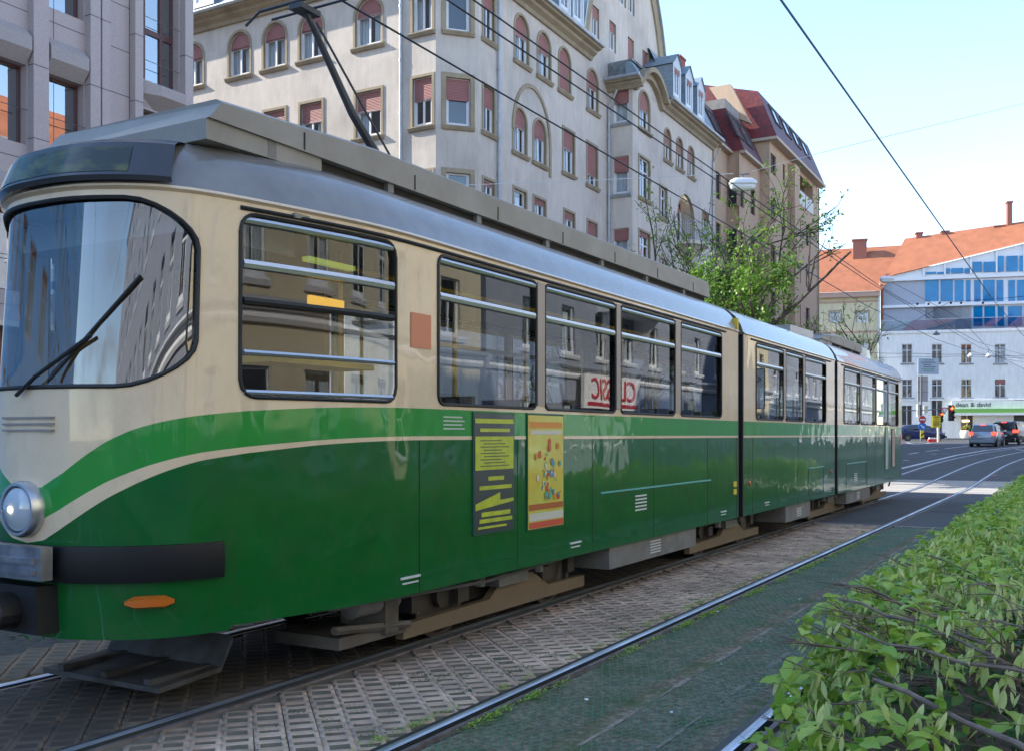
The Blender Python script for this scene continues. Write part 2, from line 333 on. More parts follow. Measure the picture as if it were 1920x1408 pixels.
# ---- rails
M_rail = mat('rail_steel', (.80, .84, .92), .48, .95, c2=(.40, .42, .46), sc=4, stretch=(6, .3, 1))
M_flange = mat('rail_side', (.035, .055, .065), .45, .4, c2=(.06, .06, .055), sc=5)
M_lip = mat('rail_lip', (.22, .19, .19), .6, .5, c2=(.13, .10, .09), sc=8)
def curve_x(y): return (y-43)**2/340 if y > 43 else 0
def rail(x, y0, y1):
    prof = [(-.095, -.03, 0), (-.09, .006, 0), (-.04, .010, 0), (-.036, .016, 1), (-.004, .018, 1), (.012, .012, 0), (.016, -.03, 0), (.045, -.03, 0), (.049, .006, 2), (.078, .005, 2), (.085, -.03, 2)]
    g = MB(); ys = [y0]+[y for y in YB if y0 < y < y1 and y < 43]+[43+i*2.5 for i in range(30) if y0 < 43+i*2.5 < y1]+[y1]; ys = sorted(set(ys)); n = len(prof)
    for y in ys: g.v += [(x+curve_x(y)+p[0], y, gz(y)+p[1]+.002) for p in prof]
    for i in range(len(ys)-1):
        for k in range(n-1):
            g.f.append((i*n+k, i*n+k+1, (i+1)*n+k+1, (i+1)*n+k)); g.m.append(prof[k][2])
    return g
RL = {-5.88: 'steel rail on the far side of the tram, showing left of its nose', -4.38: 'dark grooved rail running under the near wheels of the tram', -3.02: 'bright polished rail of the empty track, between grid pavers and wire netting', -1.54: 'short length of polished rail showing beside the hedge at the bottom'}
for x, lb in RL.items():
    g = rail(x, -8, 101); solo('tram_rail', g, [M_flange, M_rail, M_lip], lb, 'rail', 'rails of the two tram tracks', loc=(x, 0, 0))
# ---- road markings (laid on the asphalt where the photo shows them)
g = MB()
def stripe(pts, w, dz=.006):
    P = [Vector(gp(*p)) for p in pts]
    for i in range(len(P)-1):
        a, b = P[i], P[i+1]; t = (b-a); t.z = 0; t.normalize(); s = Vector((-t.y, t.x, 0))*w/2; K = max(1, int((b-a).length/4))
        for k in range(K):
            p = a.lerp(b, k/K); q = a.lerp(b, (k+1)/K)
            g.quad(*[(v.x, v.y, gz(v.y)+dz) for v in (p+s, p-s, q-s, q+s)])
stripe([(1640, 888), (1693, 877), (1740, 866), (1793, 853), (1850, 843.5), (1920, 836.5), (1980, 831)], .22)
for a in ([(1704, 851), (1722, 848)], [(1745, 851.2), (1757, 850.6)], [(1767, 850.3), (1779, 850.6)], [(1693, 862), (1704, 863)], [(1817, 841), (1832, 840.6)], [(1700, 829.5), (1716, 833)], [(1717, 833), (1745, 830)], [(1772, 840.8), (1818, 835.4)], [(1840, 840.3), (1850, 840)], [(1905, 842), (1925, 844.5)], [(1736, 846), (1760, 843)]):
    stripe(a, .16)
link('road_markings', mesh_of('road_markings', g, A_paint), kind='structure')
M_red = mat('red_mark', (.6, .08, .08), .6)
g = MB()
for a in ([(1776, 932), (1783, 928.5)], [(1862, 893), (1870, 889)]):
    P = [Vector(gp(*p)) for p in a]; s = Vector((.03, 0, 0)); z = gz(P[0].y)+.024
    g.quad(*[(v.x, v.y, z) for v in (P[0]-s, P[0]+s, P[1]+s, P[1]-s)])
link('rail_paint', mesh_of('rail_paint', g, M_red), kind='structure')
# repair patches in the asphalt
g = MB()
for x0, x1, y0, y1 in ((-4.2, -3.15, 19, 27), (-2.85, -1.7, 22, 25.5), (-2.4, -.2, 40, 43)):
    g.quad((x0, y0, gz(y0)+.004), (x1, y0, gz(y0)+.004), (x1, y1, gz(y1)+.004), (x0, y1, gz(y1)+.004))
link('asphalt_repair', mesh_of('asphalt_repair', g, A_asph2), kind='structure')
# ================================================================ tram
TX = -5.13
def paint(name, c, bumpk=.5, c2=None):
    m = mat(name, c, .35, spec=.12, coat=.80, c2=c2, sc=2.5, lo=.3, hi=.8)
    nt = m.node_tree; P = nt.nodes['Principled BSDF']
    tc = N(nt, 'ShaderNodeTexCoord'); mp = N(nt, 'ShaderNodeMapping'); mp.inputs['Scale'].default_value = (1, 1.0, .9); nb = N(nt, 'ShaderNodeTexNoise', i_Scale=2.2, i_Detail=2)
    nt.links.new(tc.outputs['Object'], mp.inputs[0]); nt.links.new(mp.outputs[0], nb.inputs['Vector'])
    src = P.inputs['Base Color'].links[0].from_socket; mg = N(nt, 'ShaderNodeMapping'); mg.inputs['Scale'].default_value = (1.6, 1.6, 1.1); ng = N(nt, 'ShaderNodeTexNoise', i_Scale=3.5, i_Detail=8, i_Roughness=.72); rg_ = N(nt, 'ShaderNodeMapRange'); rg_.inputs['From Min'].default_value = .5; rg_.inputs['From Max'].default_value = .85; rg_.inputs['To Max'].default_value = .26
    xg = N(nt, 'ShaderNodeMixRGB'); xg.inputs[2].default_value = (.10, .085, .065, 1); nt.links.new(tc.outputs['Object'], mg.inputs[0]); nt.links.new(mg.outputs[0], ng.inputs['Vector']); nt.links.new(ng.outputs['Fac'], rg_.inputs['Value']); nt.links.new(rg_.outputs[0], xg.inputs[0]); nt.links.new(src, xg.inputs[1]); nt.links.new(xg.outputs[0], P.inputs['Base Color'])
    b = N(nt, 'ShaderNodeBump', i_Strength=bumpk, i_Distance=.02); nt.links.new(nb.outputs['Fac'], b.inputs['Height'])
    nt.links.new(b.outputs[0], P.inputs['Normal']); nt.links.new(b.outputs[0], P.inputs['Coat Normal']); return m
T_dark = paint('tram_dark_green', (.003, .120, .021), c2=(.004, .092, .018))
T_lite = paint('tram_light_green', (.020, .29, .038), c2=(.03, .25, .045))
T_cream = paint('tram_cream', (.76, .60, .41), .2, c2=(.69, .54, .37))
T_roof = mat('tram_roof', (.26, .25, .235), .26, .25, c2=(.20, .19, .18), sc=3, spec=.6, bump=.08, bsc=3, coat=.5)
T_boxm = mat('tram_roof_box', (.30, .285, .26), .5, c2=(.24, .225, .2), sc=3)
T_rub = mat('black_rubber', (.012, .012, .013), .5)
T_alu = mat('aluminium', (.62, .63, .65), .32, .9)
T_pillar = mat('window_pillar', (.33, .28, .24), .4, .2)
T_under = mat('underframe', (.012, .011, .010), .8, c2=(.03, .025, .02), sc=6)
T_beam = mat('brake_beam', (.20, .15, .095), .75, c2=(.17, .125, .085), sc=3, lo=.35, hi=.7)
T_cab = mat('equipment_box', (.20, .20, .20), .6, c2=(.14, .135, .13), sc=4)
T_lg = mat('lifeguard_steel', (.10, .10, .105), .65, .2, c2=(.05, .045, .04), sc=5)
T_steel = mat('wheel_steel', (.10, .085, .075), .55, .6)
T_glass = glass('tram_glass', (.62, .68, .72), 1.62, wob=.04, wsc=.9)
T_white = mat('slat_white', (.6, .62, .62), .5)
T_amber = mat('amber_lamp', (.55, .13, .01), .3, coat=.5)
T_in = mat('interior_lining', (.26, .24, .20), .6)
T_floor = mat('interior_floor', (.05, .05, .05), .7)
T_seat = mat('seat_shell', (.10, .055, .035), .5)
T_yel = mat('yellow_rail', (.75, .42, .03), .4)
ctrl = [(0, 3.50), (.15, 3.505), (.30, 3.535), (.45, 3.60), (.58, 3.69), (.68, 3.79), (.76, 3.92), (.815, 4.06), (.86, 4.22), (.93, 4.50), (1.0, 4.82), (1.06, 5.15), (1.092, 5.5), (1.10, 5.8)]
def catmull(P, n=5):
    o = []
    for i in range(len(P)-1):
        p0 = P[max(i-1, 0)]; p1 = P[i]; p2 = P[i+1]; p3 = P[min(i+2, len(P)-1)]
        if i == 0: p0 = (-p2[0], p2[1])
        for k in range(n):
            t = k/n; o.append(tuple(.5*((2*p1[j])+(-p0[j]+p2[j])*t+(2*p0[j]-5*p1[j]+4*p2[j]-p3[j])*t*t+(-p0[j]+3*p1[j]-3*p2[j]+p3[j])*t**3) for j in (0, 1)))
    return o+[P[-1]]
NOSE = catmull(ctrl, 6)
def a_of(y):
    if y >= 5.8: return 1.10
    for p, q in zip(NOSE, NOSE[1:]):
        if p[1] <= y <= q[1]: return p[0]+(q[0]-p[0])*(y-p[1])/max(q[1]-p[1], 1e-9)
    return 0
def itp(a, T):
    a = max(T[0][0], min(T[-1][0], a))
    for p, q in zip(T, T[1:]):
        if a <= q[0]: return p[1]+(q[1]-p[1])*(a-p[0])/(q[0]-p[0])
    return T[-1][1]
LG = [(0, 1.28), (.12, 1.29), (.27, 1.37), (.4, 1.47), (.5, 1.545), (.6, 1.605), (.7, 1.65), (.8, 1.69), (.88, 1.72), (1.0, 1.75), (1.1, 1.765)]
L1 = [(0, 1.10), (.14, 1.12), (.24, 1.165), (.34, 1.225), (.5, 1.325), (.66, 1.41), (.8, 1.48), (.88, 1.512), (1.0, 1.55), (1.1, 1.572)]
L0 = [(0, .98), (.14, 1.0), (.24, 1.055), (.34, 1.12), (.5, 1.235), (.66, 1.34), (.8, 1.435), (.88, 1.474), (1.0, 1.52), (1.1, 1.545)]
ZG = 2.93
WB, WT = 1.80, 2.865
def win(y0, y1, r=.07, zb=WB, zt=WT): return dict(y0=y0, y1=y1, r=r, zb=zb, zt=zt)
def span(w, t):   # opening bottom/top at parameter t (y, or a for the windscreen)
    e = min(t-w['y0'], w['y1']-t); r = w['r']
    k = r-sqrt(max(0, r*r-(r-e)**2)) if e < r else 0
    return w['zb']+k, w['zt']-k
MODS = [(3.5, 13.05, [win(4.25, 5.46, .1), win(5.95, 7.42), win(7.57, 9.05), win(9.17, 10.68), win(10.86, 12.33)]),
        (13.27, 18.90, [win(13.86, 15.3), win(15.44, 16.5, .05), win(16.64, 18.15)]),
        (19.12, 26.50, [win(19.69, 21.2), win(21.34, 22.92), win(23.05, 24.4), win(24.55, 25.95)])]
WIND = dict(y0=-.79, y1=.79, r=.26, zb=1.845, zt=2.885)
def stations(mod):
    y0, y1, ws = mod; out = []
    if y0 < 4:
        for p in NOSE:
            if p[1] < 4.2: out.append((p[0], p[1], 'n'))
        for e in (.53, .60, .66, .71, .745, .77, .785, .79):
            for p, q in zip(NOSE, NOSE[1:]):
                if p[0] <= e <= q[0]: out.append((e, p[1]+(q[1]-p[1])*(e-p[0])/(q[0]-p[0]), 'n'))
        out.sort(); ys = [4.2]+[4.3+i*.16 for i in range(10)]
    else: ys = [y0]
    ys += [y1]
    for w in ws:
        r = w['r']; c = [0, .12, .35, .65, 1.0]
        ys += [w['y0']+r*k for k in c]+[w['y1']-r*k for k in c]
    n = 0.0
    while y0 >= 4 and y0+n < y1 or y0 < 4 and 6+n < y1: ys.append((y0 if y0 >= 4 else 6)+n); n += .55
    ys = sorted(set(round(y, 5) for y in ys)); out += [(a_of(y), y, 's') for y in ys]
    return out
def lean(a, y, z): return .07*(z-1.8)*max(0, min(1, (4.3-y)/.7)) if z > 1.8 else .06*max(0, (1.0-z))*max(0, min(1, (4.1-y)/.6))
tram = thing('tram', (TX, 15, 0), 'long green and cream articulated tram running along the left track', 'tram')
def pt(sg, a, y, z): return Vector((TX+sg*a, y+lean(a, y, z), z))
for mi, mod in enumerate(MODS):
    y0, y1, ws = mod; st = stations(mod); B = MB(); R = MB()
    for sg in (1, -1):
        def q(p, qq, za0, za1, zb0, zb1, m):
            v = [pt(sg, p[0], p[1], za0), pt(sg, qq[0], qq[1], zb0), pt(sg, qq[0], qq[1], zb1), pt(sg, p[0], p[1], za1)]
            B.quad(*(v if sg > 0 else v[::-1]), m)
        for p, s2 in zip(st, st[1:]):
            lo = [(.46 if p[2] == 'n' else .485), itp(p[0], L0), itp(p[0], L1), itp(p[0], LG)]; lo2 = [(.46 if s2[2] == 'n' else .485), itp(s2[0], L0), itp(s2[0], L1), itp(s2[0], LG)]
            for k in range(3):
                q(p, s2, lo[k], lo[k+1], lo2[k], lo2[k+1], (0, 2, 1)[k])
            w = None; ym = (p[1]+s2[1])/2; am = (p[0]+s2[0])/2
            if p[2] == 'n' and am < .79: w = WIND; t1, t2 = p[0], s2[0]
            elif s2[2] == 's' and p[2] == 's':
                for ww in ws:
                    if ww['y0'] < ym < ww['y1']: w = ww; t1, t2 = p[1], s2[1]
            if w:
                b1, T1 = span(w, t1); b2, T2 = span(w, t2)
                q(p, s2, lo[3], b1, lo2[3], b2, 2); q(p, s2, T1, ZG, T2, ZG, 2)
            else: q(p, s2, lo[3], ZG, lo2[3], ZG, 2)
        # roof
        prof = [(0, 0), (-.02, .015), (.0, .035), (.03, .13), (.10, .25), (.20, .345), (.38, .43), (.65, .49), (1.0, .51)]
        rows = []
        for a, y, _ in st:
            sy = max(y, 5.0); e = min(1, max(0, (y1-y)/.25)); row = []
            for t, dz in prof:
                p = pt(sg, a, y, ZG); c = Vector((TX, sy+.0, 0)); x = p.x+(c.x-p.x)*t; yy = p.y+(c.y-p.y)*t
                row.append(Vector((x, yy, ZG+dz)))
            rows.append(row)
        for r1, r2 in zip(rows, rows[1:]):
            for k in range(len(prof)-1):
                v = [r1[k], r2[k], r2[k+1], r1[k+1]]; R.quad(*(v if sg > 0 else v[::-1]), 1 if k < 2 else 0)
    if mi:
        for p, s2 in zip(st, st[1:]): B.quad(pt(-1, p[0], p[1], .485), pt(-1, s2[0], s2[1], .485), pt(1, s2[0], s2[1], .485), pt(1, p[0], p[1], .485), 0)
    # ends of the roof and body (rounded bulkhead)
    for ye, skip in ((y0, mi == 0), (y1, False)):
        if skip: continue
        pr = [(1.10, ZG), (1.10, ZG+.03)]+[(1.1*(1-t), ZG+dz) for t, dz in prof[3:]]
        full = [Vector((TX+x, ye, z)) for x, z in pr]+[Vector((TX-x, ye, z)) for x, z in pr[::-1][1:]]
        R.poly(full if ye == y0 else full[::-1], 0)
    body = part('car_body', B, [T_dark, T_lite, T_cream], tram, smooth=True)
    rf = part('roof', R, [T_roof, T_cream], tram, smooth=True)
    # end walls with open gangway
    for ye in (y0, y1):
        if mi == 0 and ye == y0: continue
        E = MB(); rear = (mi == 2 and ye == y1)
        if rear:
            for x0, x1, z0, z1, m in ((-1.1, 1.1, .485, 1.545, 0), (-1.1, 1.1, 1.545, 1.572, 2), (-1.1, 1.1, 1.572, 1.765, 1), (-1.1, 1.1, 1.765, 1.9, 2), (-1.1, -.85, 1.9, 2.85, 2), (.85, 1.1, 1.9, 2.85, 2), (-1.1, 1.1, 2.85, ZG, 2)):
                E.quad((TX+x0, ye, z0), (TX+x0, ye, z1), (TX+x1, ye, z1), (TX+x1, ye, z0), m)
            part('end_wall', E, [T_dark, T_lite, T_cream], tram)
            E = MB(); E.quad((TX-.85, ye-.02, 1.9), (TX-.85, ye-.02, 2.85), (TX+.85, ye-.02, 2.85), (TX+.85, ye-.02, 1.9)); part('rear_window', E, T_glass, tram)
        else:
            for s2 in (-1, 1): E.box(TX+s2*.6-(.5 if s2 < 0 else 0), TX+s2*.6+(.5 if s2 > 0 else 0), ye-.02, ye+.02, .5, 2.9)
            E.box(TX-.6, TX+.6, ye-.02, ye+.02, 2.75, 3.3); part('end_wall', E, T_rub, tram)
    # window sets
    for sg in (1, -1):
        for wi, w in enumerate(ws):
            ts = sorted(set([w['y0']+w['r']*k for k in (0, .12, .35, .65, 1)]+[w['y1']-w['r']*k for k in (0, .12, .35, .65, 1)]+[w['y0']+(w['y1']-w['y0'])*k/4 for k in (1, 2, 3)]))
            up = [pt(sg, a_of(t), t, span(w, t)[1]) for t in ts]; dn = [pt(sg, a_of(t), t, span(w, t)[0]) for t in ts]
            loop = up+dn[::-1]+[up[0]]
            F_ = MB(); F_.tube([p+Vector((sg*.004, 0, 0)) for p in loop], .012, 6, cap=False)
            wo = part('window', F_, T_rub, tram, smooth=True)
            G_ = MB(); n = len(ts); ins = Vector((-sg*.022, 0, 0))
            for i in range(n-1): G_.quad(*[p+ins for p in ((dn[i], dn[i+1], up[i+1], up[i]) if sg > 0 else (dn[i+1], dn[i], up[i], up[i+1]))])
            part('pane', G_, T_glass, wo, smooth='all')
            def bar(z, hh, m, nm, y_a=w['y0']+.02, y_b=w['y1']-.02, d0=.03):
                b = MB(); K = 6
                P = [pt(sg, a_of(y_a+(y_b-y_a)*k/K), y_a+(y_b-y_a)*k/K, z) for k in range(K+1)]
                rings = [[p+Vector((-sg*d0, 0, -hh)), p+Vector((sg*.006, 0, -hh)), p+Vector((sg*.014, 0, 0)), p+Vector((sg*.006, 0, hh)), p+Vector((-sg*d0, 0, hh))] for p in P]
                if sg < 0: rings = rings[::-1]
                b.loft(rings); part(nm, b, m, wo)
            slid = not (mi == 1 and wi == 1)
            if slid: bar(2.575, .024, T_alu, 'transom')
            bar(WT-.035, .018, T_alu, 'rail')
            if mi == 0 and wi == 0 and sg > 0:
                bar(2.06, .014, T_alu, 'rail'); bar(2.36, .020, T_rub, 'rail'); bar(WB+.03, .014, T_alu, 'rail'); 
        # grey-brown pillars between windows
        for a, b in zip(ws, ws[1:]):
            if b['y0']-a['y1'] < .2:
                p = MB(); x = TX+sg*1.10; xs = sorted((x+sg*.002, x+sg*.012)); p.box(xs[0], xs[1], a['y1']+.012, b['y0']-.012, WB+.03, WT+.0); part('pillar_cover', p, T_pillar, tram)
    # black drip rail under the gutter
    for sg in (1, -1):
        d_ = MB(); P = [pt(sg, a_of(y), y, ZG-.035)+Vector((sg*.004, 0, 0)) for y in ([4.25+.2*k for k in range(9)]+[6.2, y1-.55] if mi == 0 else [y0+.35, y1-.35 if mi == 1 else y1-.15])]
        d_.tube(P, .014, 6); part('drip_rail', d_, T_rub, tram)
    # interior
    I = MB(); ys, ye = (4.0 if mi == 0 else y0+.05), y1-.05
    I.box(TX-.98, TX+.98, ys+1.0 if mi == 0 else ys, ye, .86, .90); part('floor', I, T_floor, tram)
    I = MB(); I.box(TX-.98, TX+.98, ys+.6 if mi == 0 else ys, ye, 2.89, 2.92); part('ceiling', I, T_in, tram)
    I = MB()
    for sg in (1, -1):
        yy = ys+1.2 if mi == 0 else ys
        I.tube([(TX+sg*.72, yy, 2.72), (TX+sg*.72, ye, 2.72)], .017, 6)
        for k in range(int((ye-yy)/1.5)): I.tube([(TX+sg*.5, yy+.4+1.5*k, .9), (TX+sg*.5, yy+.4+1.5*k, 2.89)], .017, 6)
    part('handrail', I, T_yel, tram)
# bellows
for a, b in ((13.05, 13.27), (18.90, 19.12)):
    g = MB(); rings = []
    for k in range(7):
        y = a+(b-a)*k/6; o = .03 if k % 2 else .0
        rings.append([Vector((TX+sx*(1.04-.35*max(0, zz-3.0)+o-.02), y, zz+(o if zz > 3 else 0))) for sx, zz in ((-1, .5), (-1, 1.2), (-1, 2.0), (-1, 2.9), (-1, 3.15), (-.75, 3.33), (.75, 3.33), (1, 3.15), (1, 2.9), (1, 2.0), (1, 1.2), (1, .5))])
    g.loft(rings, close=False, caps=False); part('bellows', g, T_rub, tram)
# windscreen
ts = [-.79, -.785, -.77, -.745, -.71, -.66, -.60, -.53]+[-.45+.09*k for k in range(11)]+[.53, .6, .66, .71, .745, .77, .785, .79]
def npt(a, z, ins=0):
    aa = abs(a)
    for p, q_ in zip(NOSE, NOSE[1:]):
        if p[0] <= aa <= q_[0]: y = p[1]+(q_[1]-p[1])*(aa-p[0])/(q_[0]-p[0]); break
    v = pt(1 if a > 0 else -1, aa, y, z); c = Vector((TX, 4.6, z)); return v+(c-v).normalized()*ins
up = [npt(t, span(WIND, t)[1], .02) for t in ts]; dn = [npt(t, span(WIND, t)[0], .02) for t in ts]
F_ = MB(); F_.tube([npt(t, span(WIND, t)[1], -.003) for t in ts]+[npt(t, span(WIND, t)[0], -.003) for t in ts[::-1]]+[npt(ts[0], span(WIND, ts[0])[1], -.003)], .013, 6, cap=False)
wo = part('windscreen', F_, T_rub, tram, smooth=True)
G_ = MB()
for i in range(len(ts)-1):
    for k in range(8): G_.quad(*[npt(t, z, .02) for t, z in ((ts[i], dn[i].z+(up[i].z-dn[i].z)*k/8), (ts[i+1], dn[i+1].z+(up[i+1].z-dn[i+1].z)*k/8), (ts[i+1], dn[i+1].z+(up[i+1].z-dn[i+1].z)*(k+1)/8), (ts[i], dn[i].z+(up[i].z-dn[i].z)*(k+1)/8))])
part('pane', G_, glass('windscreen_glass', (.60, .70, .80), 2.5), wo, smooth='all')
w_ = MB(); w_.tube([npt(-.05, 1.80, -.03), npt(.1, 1.9, -.03), npt(.42, 2.12, -.02)], .012, 6); w_.tube([npt(.2, 1.88, -.025), npt(.62, 2.45, -.015)], .010, 6); part('wiper', w_, T_rub, wo)
# driver's cab behind the glass
c_ = MB(); c_.box(TX-.62, TX+.62, 3.92, 4.3, 1.0, 1.78); part('dashboard', c_, T_floor, tram)
c_ = MB(); c_.box(TX-.6, TX+.45, 5.48, 5.54, .9, 2.88, skip=''); part('cab_wall', c_, mat('cab_brown', (.36, .20, .09), .5), tram)
c_ = MB(); c_.box(TX-.7, TX+.7, 3.95, 4.9, 2.72, 2.88); part('cab_ceiling', c_, T_in, tram)
c_ = MB(); c_.box(TX-.25, TX+.25, 4.75, 5.2, 1.25, 1.35); c_.box(TX-.24, TX+.24, 5.18, 5.28, 1.3, 2.1); part('driver_seat', c_, T_seat, tram)
c_ = MB(); c_.box(TX-.88, TX-.84, 4.3, 5.45, .9, 2.86); part('door_panel', c_, mat('cab_brown', (.36, .20, .09), .5), tram)
c_ = MB(); c_.box(TX+.55, TX+.88, 4.5, 5.5, 2.02, 2.06); part('ledge', c_, T_yel, tram)
c_ = MB(); c_.box(TX+.70, TX+.73, 5.02, 5.36, 2.40, 2.49); part('passenger_display', c_, mat('amber_display', (.5, .25, .01), .5, emit=(1, .50, .03), estr=.3), tram)
c_ = MB(); c_.box(TX+.72, TX+.78, 4.95, 5.42, 2.70, 2.73); part('light_strip', c_, mat('lime_strip', (.5, .6, .05), .5, emit=(.7, .8, .1), estr=.1), tram)
# seats
sb = MB(); sb.box(-.21, .21, -.2, .2, .40, .46); sb.box(-.21, .21, .18, .23, .44, .98); sb.box(-.03, .03, -.03, .03, 0, .4)
sm = mesh_of('seat', sb, T_seat, smooth=False)
for mi, mod in enumerate(MODS):
    y = mod[0]+(2.9 if mi == 0 else .9)
    while y < mod[1]-.7:
        for sx in (-.78, .78): link('seat', sm, tram, Vector((TX+sx, y, .9))-WP(tram))
        y += .83
# nose fittings
def ring_on_nose(name, a0, a1, z0, z1, out_, m, n=24, zt=None):
    g = MB(); rings = []
    for k in range(n+1):
        a = a0+(a1-a0)*k/n; rings.append([npt(a, z0, .02), npt(a, z0, -out_*.7), npt(a, (z0+z1)/2, -out_), npt(a, z1, -out_*.7), npt(a, z1, .02)])
    g.loft(rings); return part(name, g, m, tram, smooth=True)
M_bump = mat('bumper_black', (.005, .006, .008), .5, spec=.35)
bp = ring_on_nose('bumper', -.84, .84, .775, .975, .06, M_bump)
M_coupl = mat('coupler_metal', (.42, .42, .45), .35, .8, c2=(.25, .25, .27), sc=9)
g = MB(); fy = npt(0, .9, 0).y
g.box(TX-.30, TX+.30, fy-.13, fy-.06, .80, .98); g.box(TX-.26, TX+.26, fy-.155, fy-.13, .83, .86); g.box(TX-.26, TX+.26, fy-.155, fy-.13, .89, .92)
part('coupler_cover', g, M_coupl, tram)
g = MB(); g.box(TX-.30, TX+.22, fy-.10, fy+.3, .50, .76); g.lathe((TX, fy-.1, .62), (0, -1, 0), [(.10, 0), (.10, .12), (.06, .14)], 14); g.tube([(TX-.2, fy-.1, .7), (TX-.22, fy-.2, .55), (TX-.12, fy-.1, .42)], .02, 6); part('coupler', g, T_rub, tram)
M_lens = mat('headlight_lens', (.42, .48, .55), .10, spec=.8, coat=1)
hl = npt(0, 1.17, 0); g = MB(); g.lathe(hl+Vector((0, .03, 0)), (0, -1, 0), [(.155, 0), (.158, .07), (.145, .10), (.13, .10), (.125, .05)], 32); ho = part('headlight', g, T_alu, tram, smooth=True)
g = MB(); g.lathe(hl+Vector((0, 0, 0)), (0, -1, 0), [(.125, .02), (.12, .06), (.09, .085), (.04, .098), (.002, .10)], 28); part('lens', g, M_lens, ho, smooth=True)
g = MB(); g.lathe(hl+Vector((0, -.101, 0)), (0, -1, 0), [(.016, 0), (.012, .008)], 16); part('bulb', g, mat('lamp_lit', (1, .9, .7), .4, emit=(1, .75, .4), estr=8), ho)
g = MB()
for k in range(3): g.box(TX-.22, TX+.22, npt(0, 1.62, 0).y-.006, npt(.1, 1.62, 0).y+.03, 1.60+.035*k, 1.612+.035*k)
part('nose_grille', g, T_pillar, tram)
for s_ in (1, -1):
    g = MB(); c = npt(s_*.665, .665, -.012); t = (npt(s_*.70, .66)-npt(s_*.63, .66)).normalized()
    g.loft([[c+t*x+Vector((0, 0, z*k)) for z in (-.035, .035)]+[c+t*x+Vector((s_*.035*k, -.03*k, .02*k)), c+t*x+Vector((s_*.035*k, -.03*k, -.02*k))] for x, k in ((-.13, .3), (-.08, 1), (.08, 1), (.13, .3))]); part('indicator', g, T_amber, tram, smooth=True)
# destination display on the dome above the windscreen
def dome(a, t, z, o=0):
    p = npt(a, ZG); c = Vector((TX, 5.0, ZG)); v = p+(c-p)*t; v.z = z; return v+(v-Vector((TX, 5.0, z))).normalized()*o
g = MB(); K = 20; rows = [[dome(-.72+1.44*k/K, t, z, o) for k in range(K+1)] for t, z, o in ((.0, 2.975, .03), (.0, 3.0, .05), (.06, 3.20, .05), (.10, 3.24, .02), (.3, 3.30, 0))]
for r1, r2 in zip(rows, rows[1:]):
    for i in range(K): g.quad(r1[i], r1[i+1], r2[i+1], r2[i])
dd = part('destination_display', g, mat('display_housing', (.05, .055, .068), .25, spec=.6), tram, smooth=True)
g = MB(); K = 16
for i in range(K): g.quad(*[dome(a, t, z, .056) for a, t, z in ((-.56+1.12*i/K, .008, 3.02), (-.56+1.12*(i+1)/K, .008, 3.02), (-.56+1.12*(i+1)/K, .05, 3.17), (-.56+1.12*i/K, .05, 3.17))])
part('display_screen', g, mat('display_glass', (.03, .045, .04), .15, c2=(.13, .15, .05), sc=5, lo=.45, hi=.75, stretch=(1, 1, 2.5)), dd, smooth='all')
# roof boxes
def roofbox(y0, y1, hw, z0, z1, slope0=.25, slope1=.06):
    g = MB(); g.loft([[Vector((TX+x, y+s, z)) for x, z, s in ((-hw, z0, 0), (hw, z0, 0), (hw, z1-.03, sl), (hw-.05, z1, sl), (-hw+.05, z1, sl), (-hw, z1-.03, sl))] for y, sl, z1 in ((y0, slope0, z1-.08), (y0+1.6, 0, z1), (y1, -slope1, z1))]); o = part('roof_box', g, T_boxm, tram)
    k = MB(); k.box(TX-hw+.06, TX+hw-.06, y0+.9, y1-.05, z0-.09, z0); part('plinth', k, T_under, o); k = MB(); k.loft([[Vector((TX+x*s_, y, z)) for x, z in ((-hw, zb_), (hw, zb_), (hw, z0), (-hw, z0))] for y, zb_, s_ in ((y0, z0-.12, .97), (y0+1.0, z0-.10, .97))]); part('fairing', k, T_boxm, o)
    k = MB(); yy = y0+.8
    while yy < y1-.3: k.box(TX+hw, TX+hw+.004, yy, yy+.012, z0+.01, z1-.10); yy += 1.22
    part('seam', k, T_under, o)
    for y_ in np.arange(y0+.5, y1-.2, 1.22): k = MB(); k.box(TX+hw-.12, TX+hw-.02, y_, y_+.07, z0-.10, z0-.0); part('mount', k, T_cab, o)
roofbox(4.12, 12.9, .76, 3.40, 3.62, .10); roofbox(19.6, 23.6, .70, 3.42, 3.62)
g = MB(); g.loft([[Vector((TX+x, y, z)) for x, z in ((-.6, 3.38), (.6, 3.38), (.6, h_), (-.6, h_))] for y, h_ in ((23.9, 3.62), (25.0, 3.58), (25.15, 3.45))]); part('roof_box', g, T_roof, tram)
g = MB(); g.loft([[Vector((TX+x, y, z)) for x, z in ((-.62, 3.36), (.62, 3.36), (.62, h_), (-.62, h_))] for y, h_ in ((17.6, 3.50), (19.3, 3.53))]); part('roof_box', g, T_roof, tram)
# pantograph
pn = MB(); pn.box(TX-.35, TX+.35, 6.3, 7.5, 3.63, 3.70); T_panto = mat('pantograph_grey', (.075, .075, .08), .5, .5); po = part('pantograph', pn, T_panto, tram)
g = MB(); g.tube([(TX, 6.9, 3.72), (TX-.0, 6.35, 4.16), (TX, 5.78, 4.80)], .04, 8, rs=[.042, .034, .022]); g.tube([(TX+.10, 6.9, 3.74), (TX+.06, 5.85, 4.70)], .010, 5); part('arm', g, T_panto, po)
g = MB(); g.tube([(TX-.52, 5.70, 4.74), (TX-.40, 5.72, 4.83), (TX+.40, 5.72, 4.83), (TX+.52, 5.70, 4.74)], .012, 6); g.tube([(TX-.4, 5.86, 4.82), (TX+.4, 5.86, 4.82)], .010, 6); g.box(TX-.06, TX+.06, 5.68, 5.9, 4.76, 4.80); part('collector', g, T_panto, po)
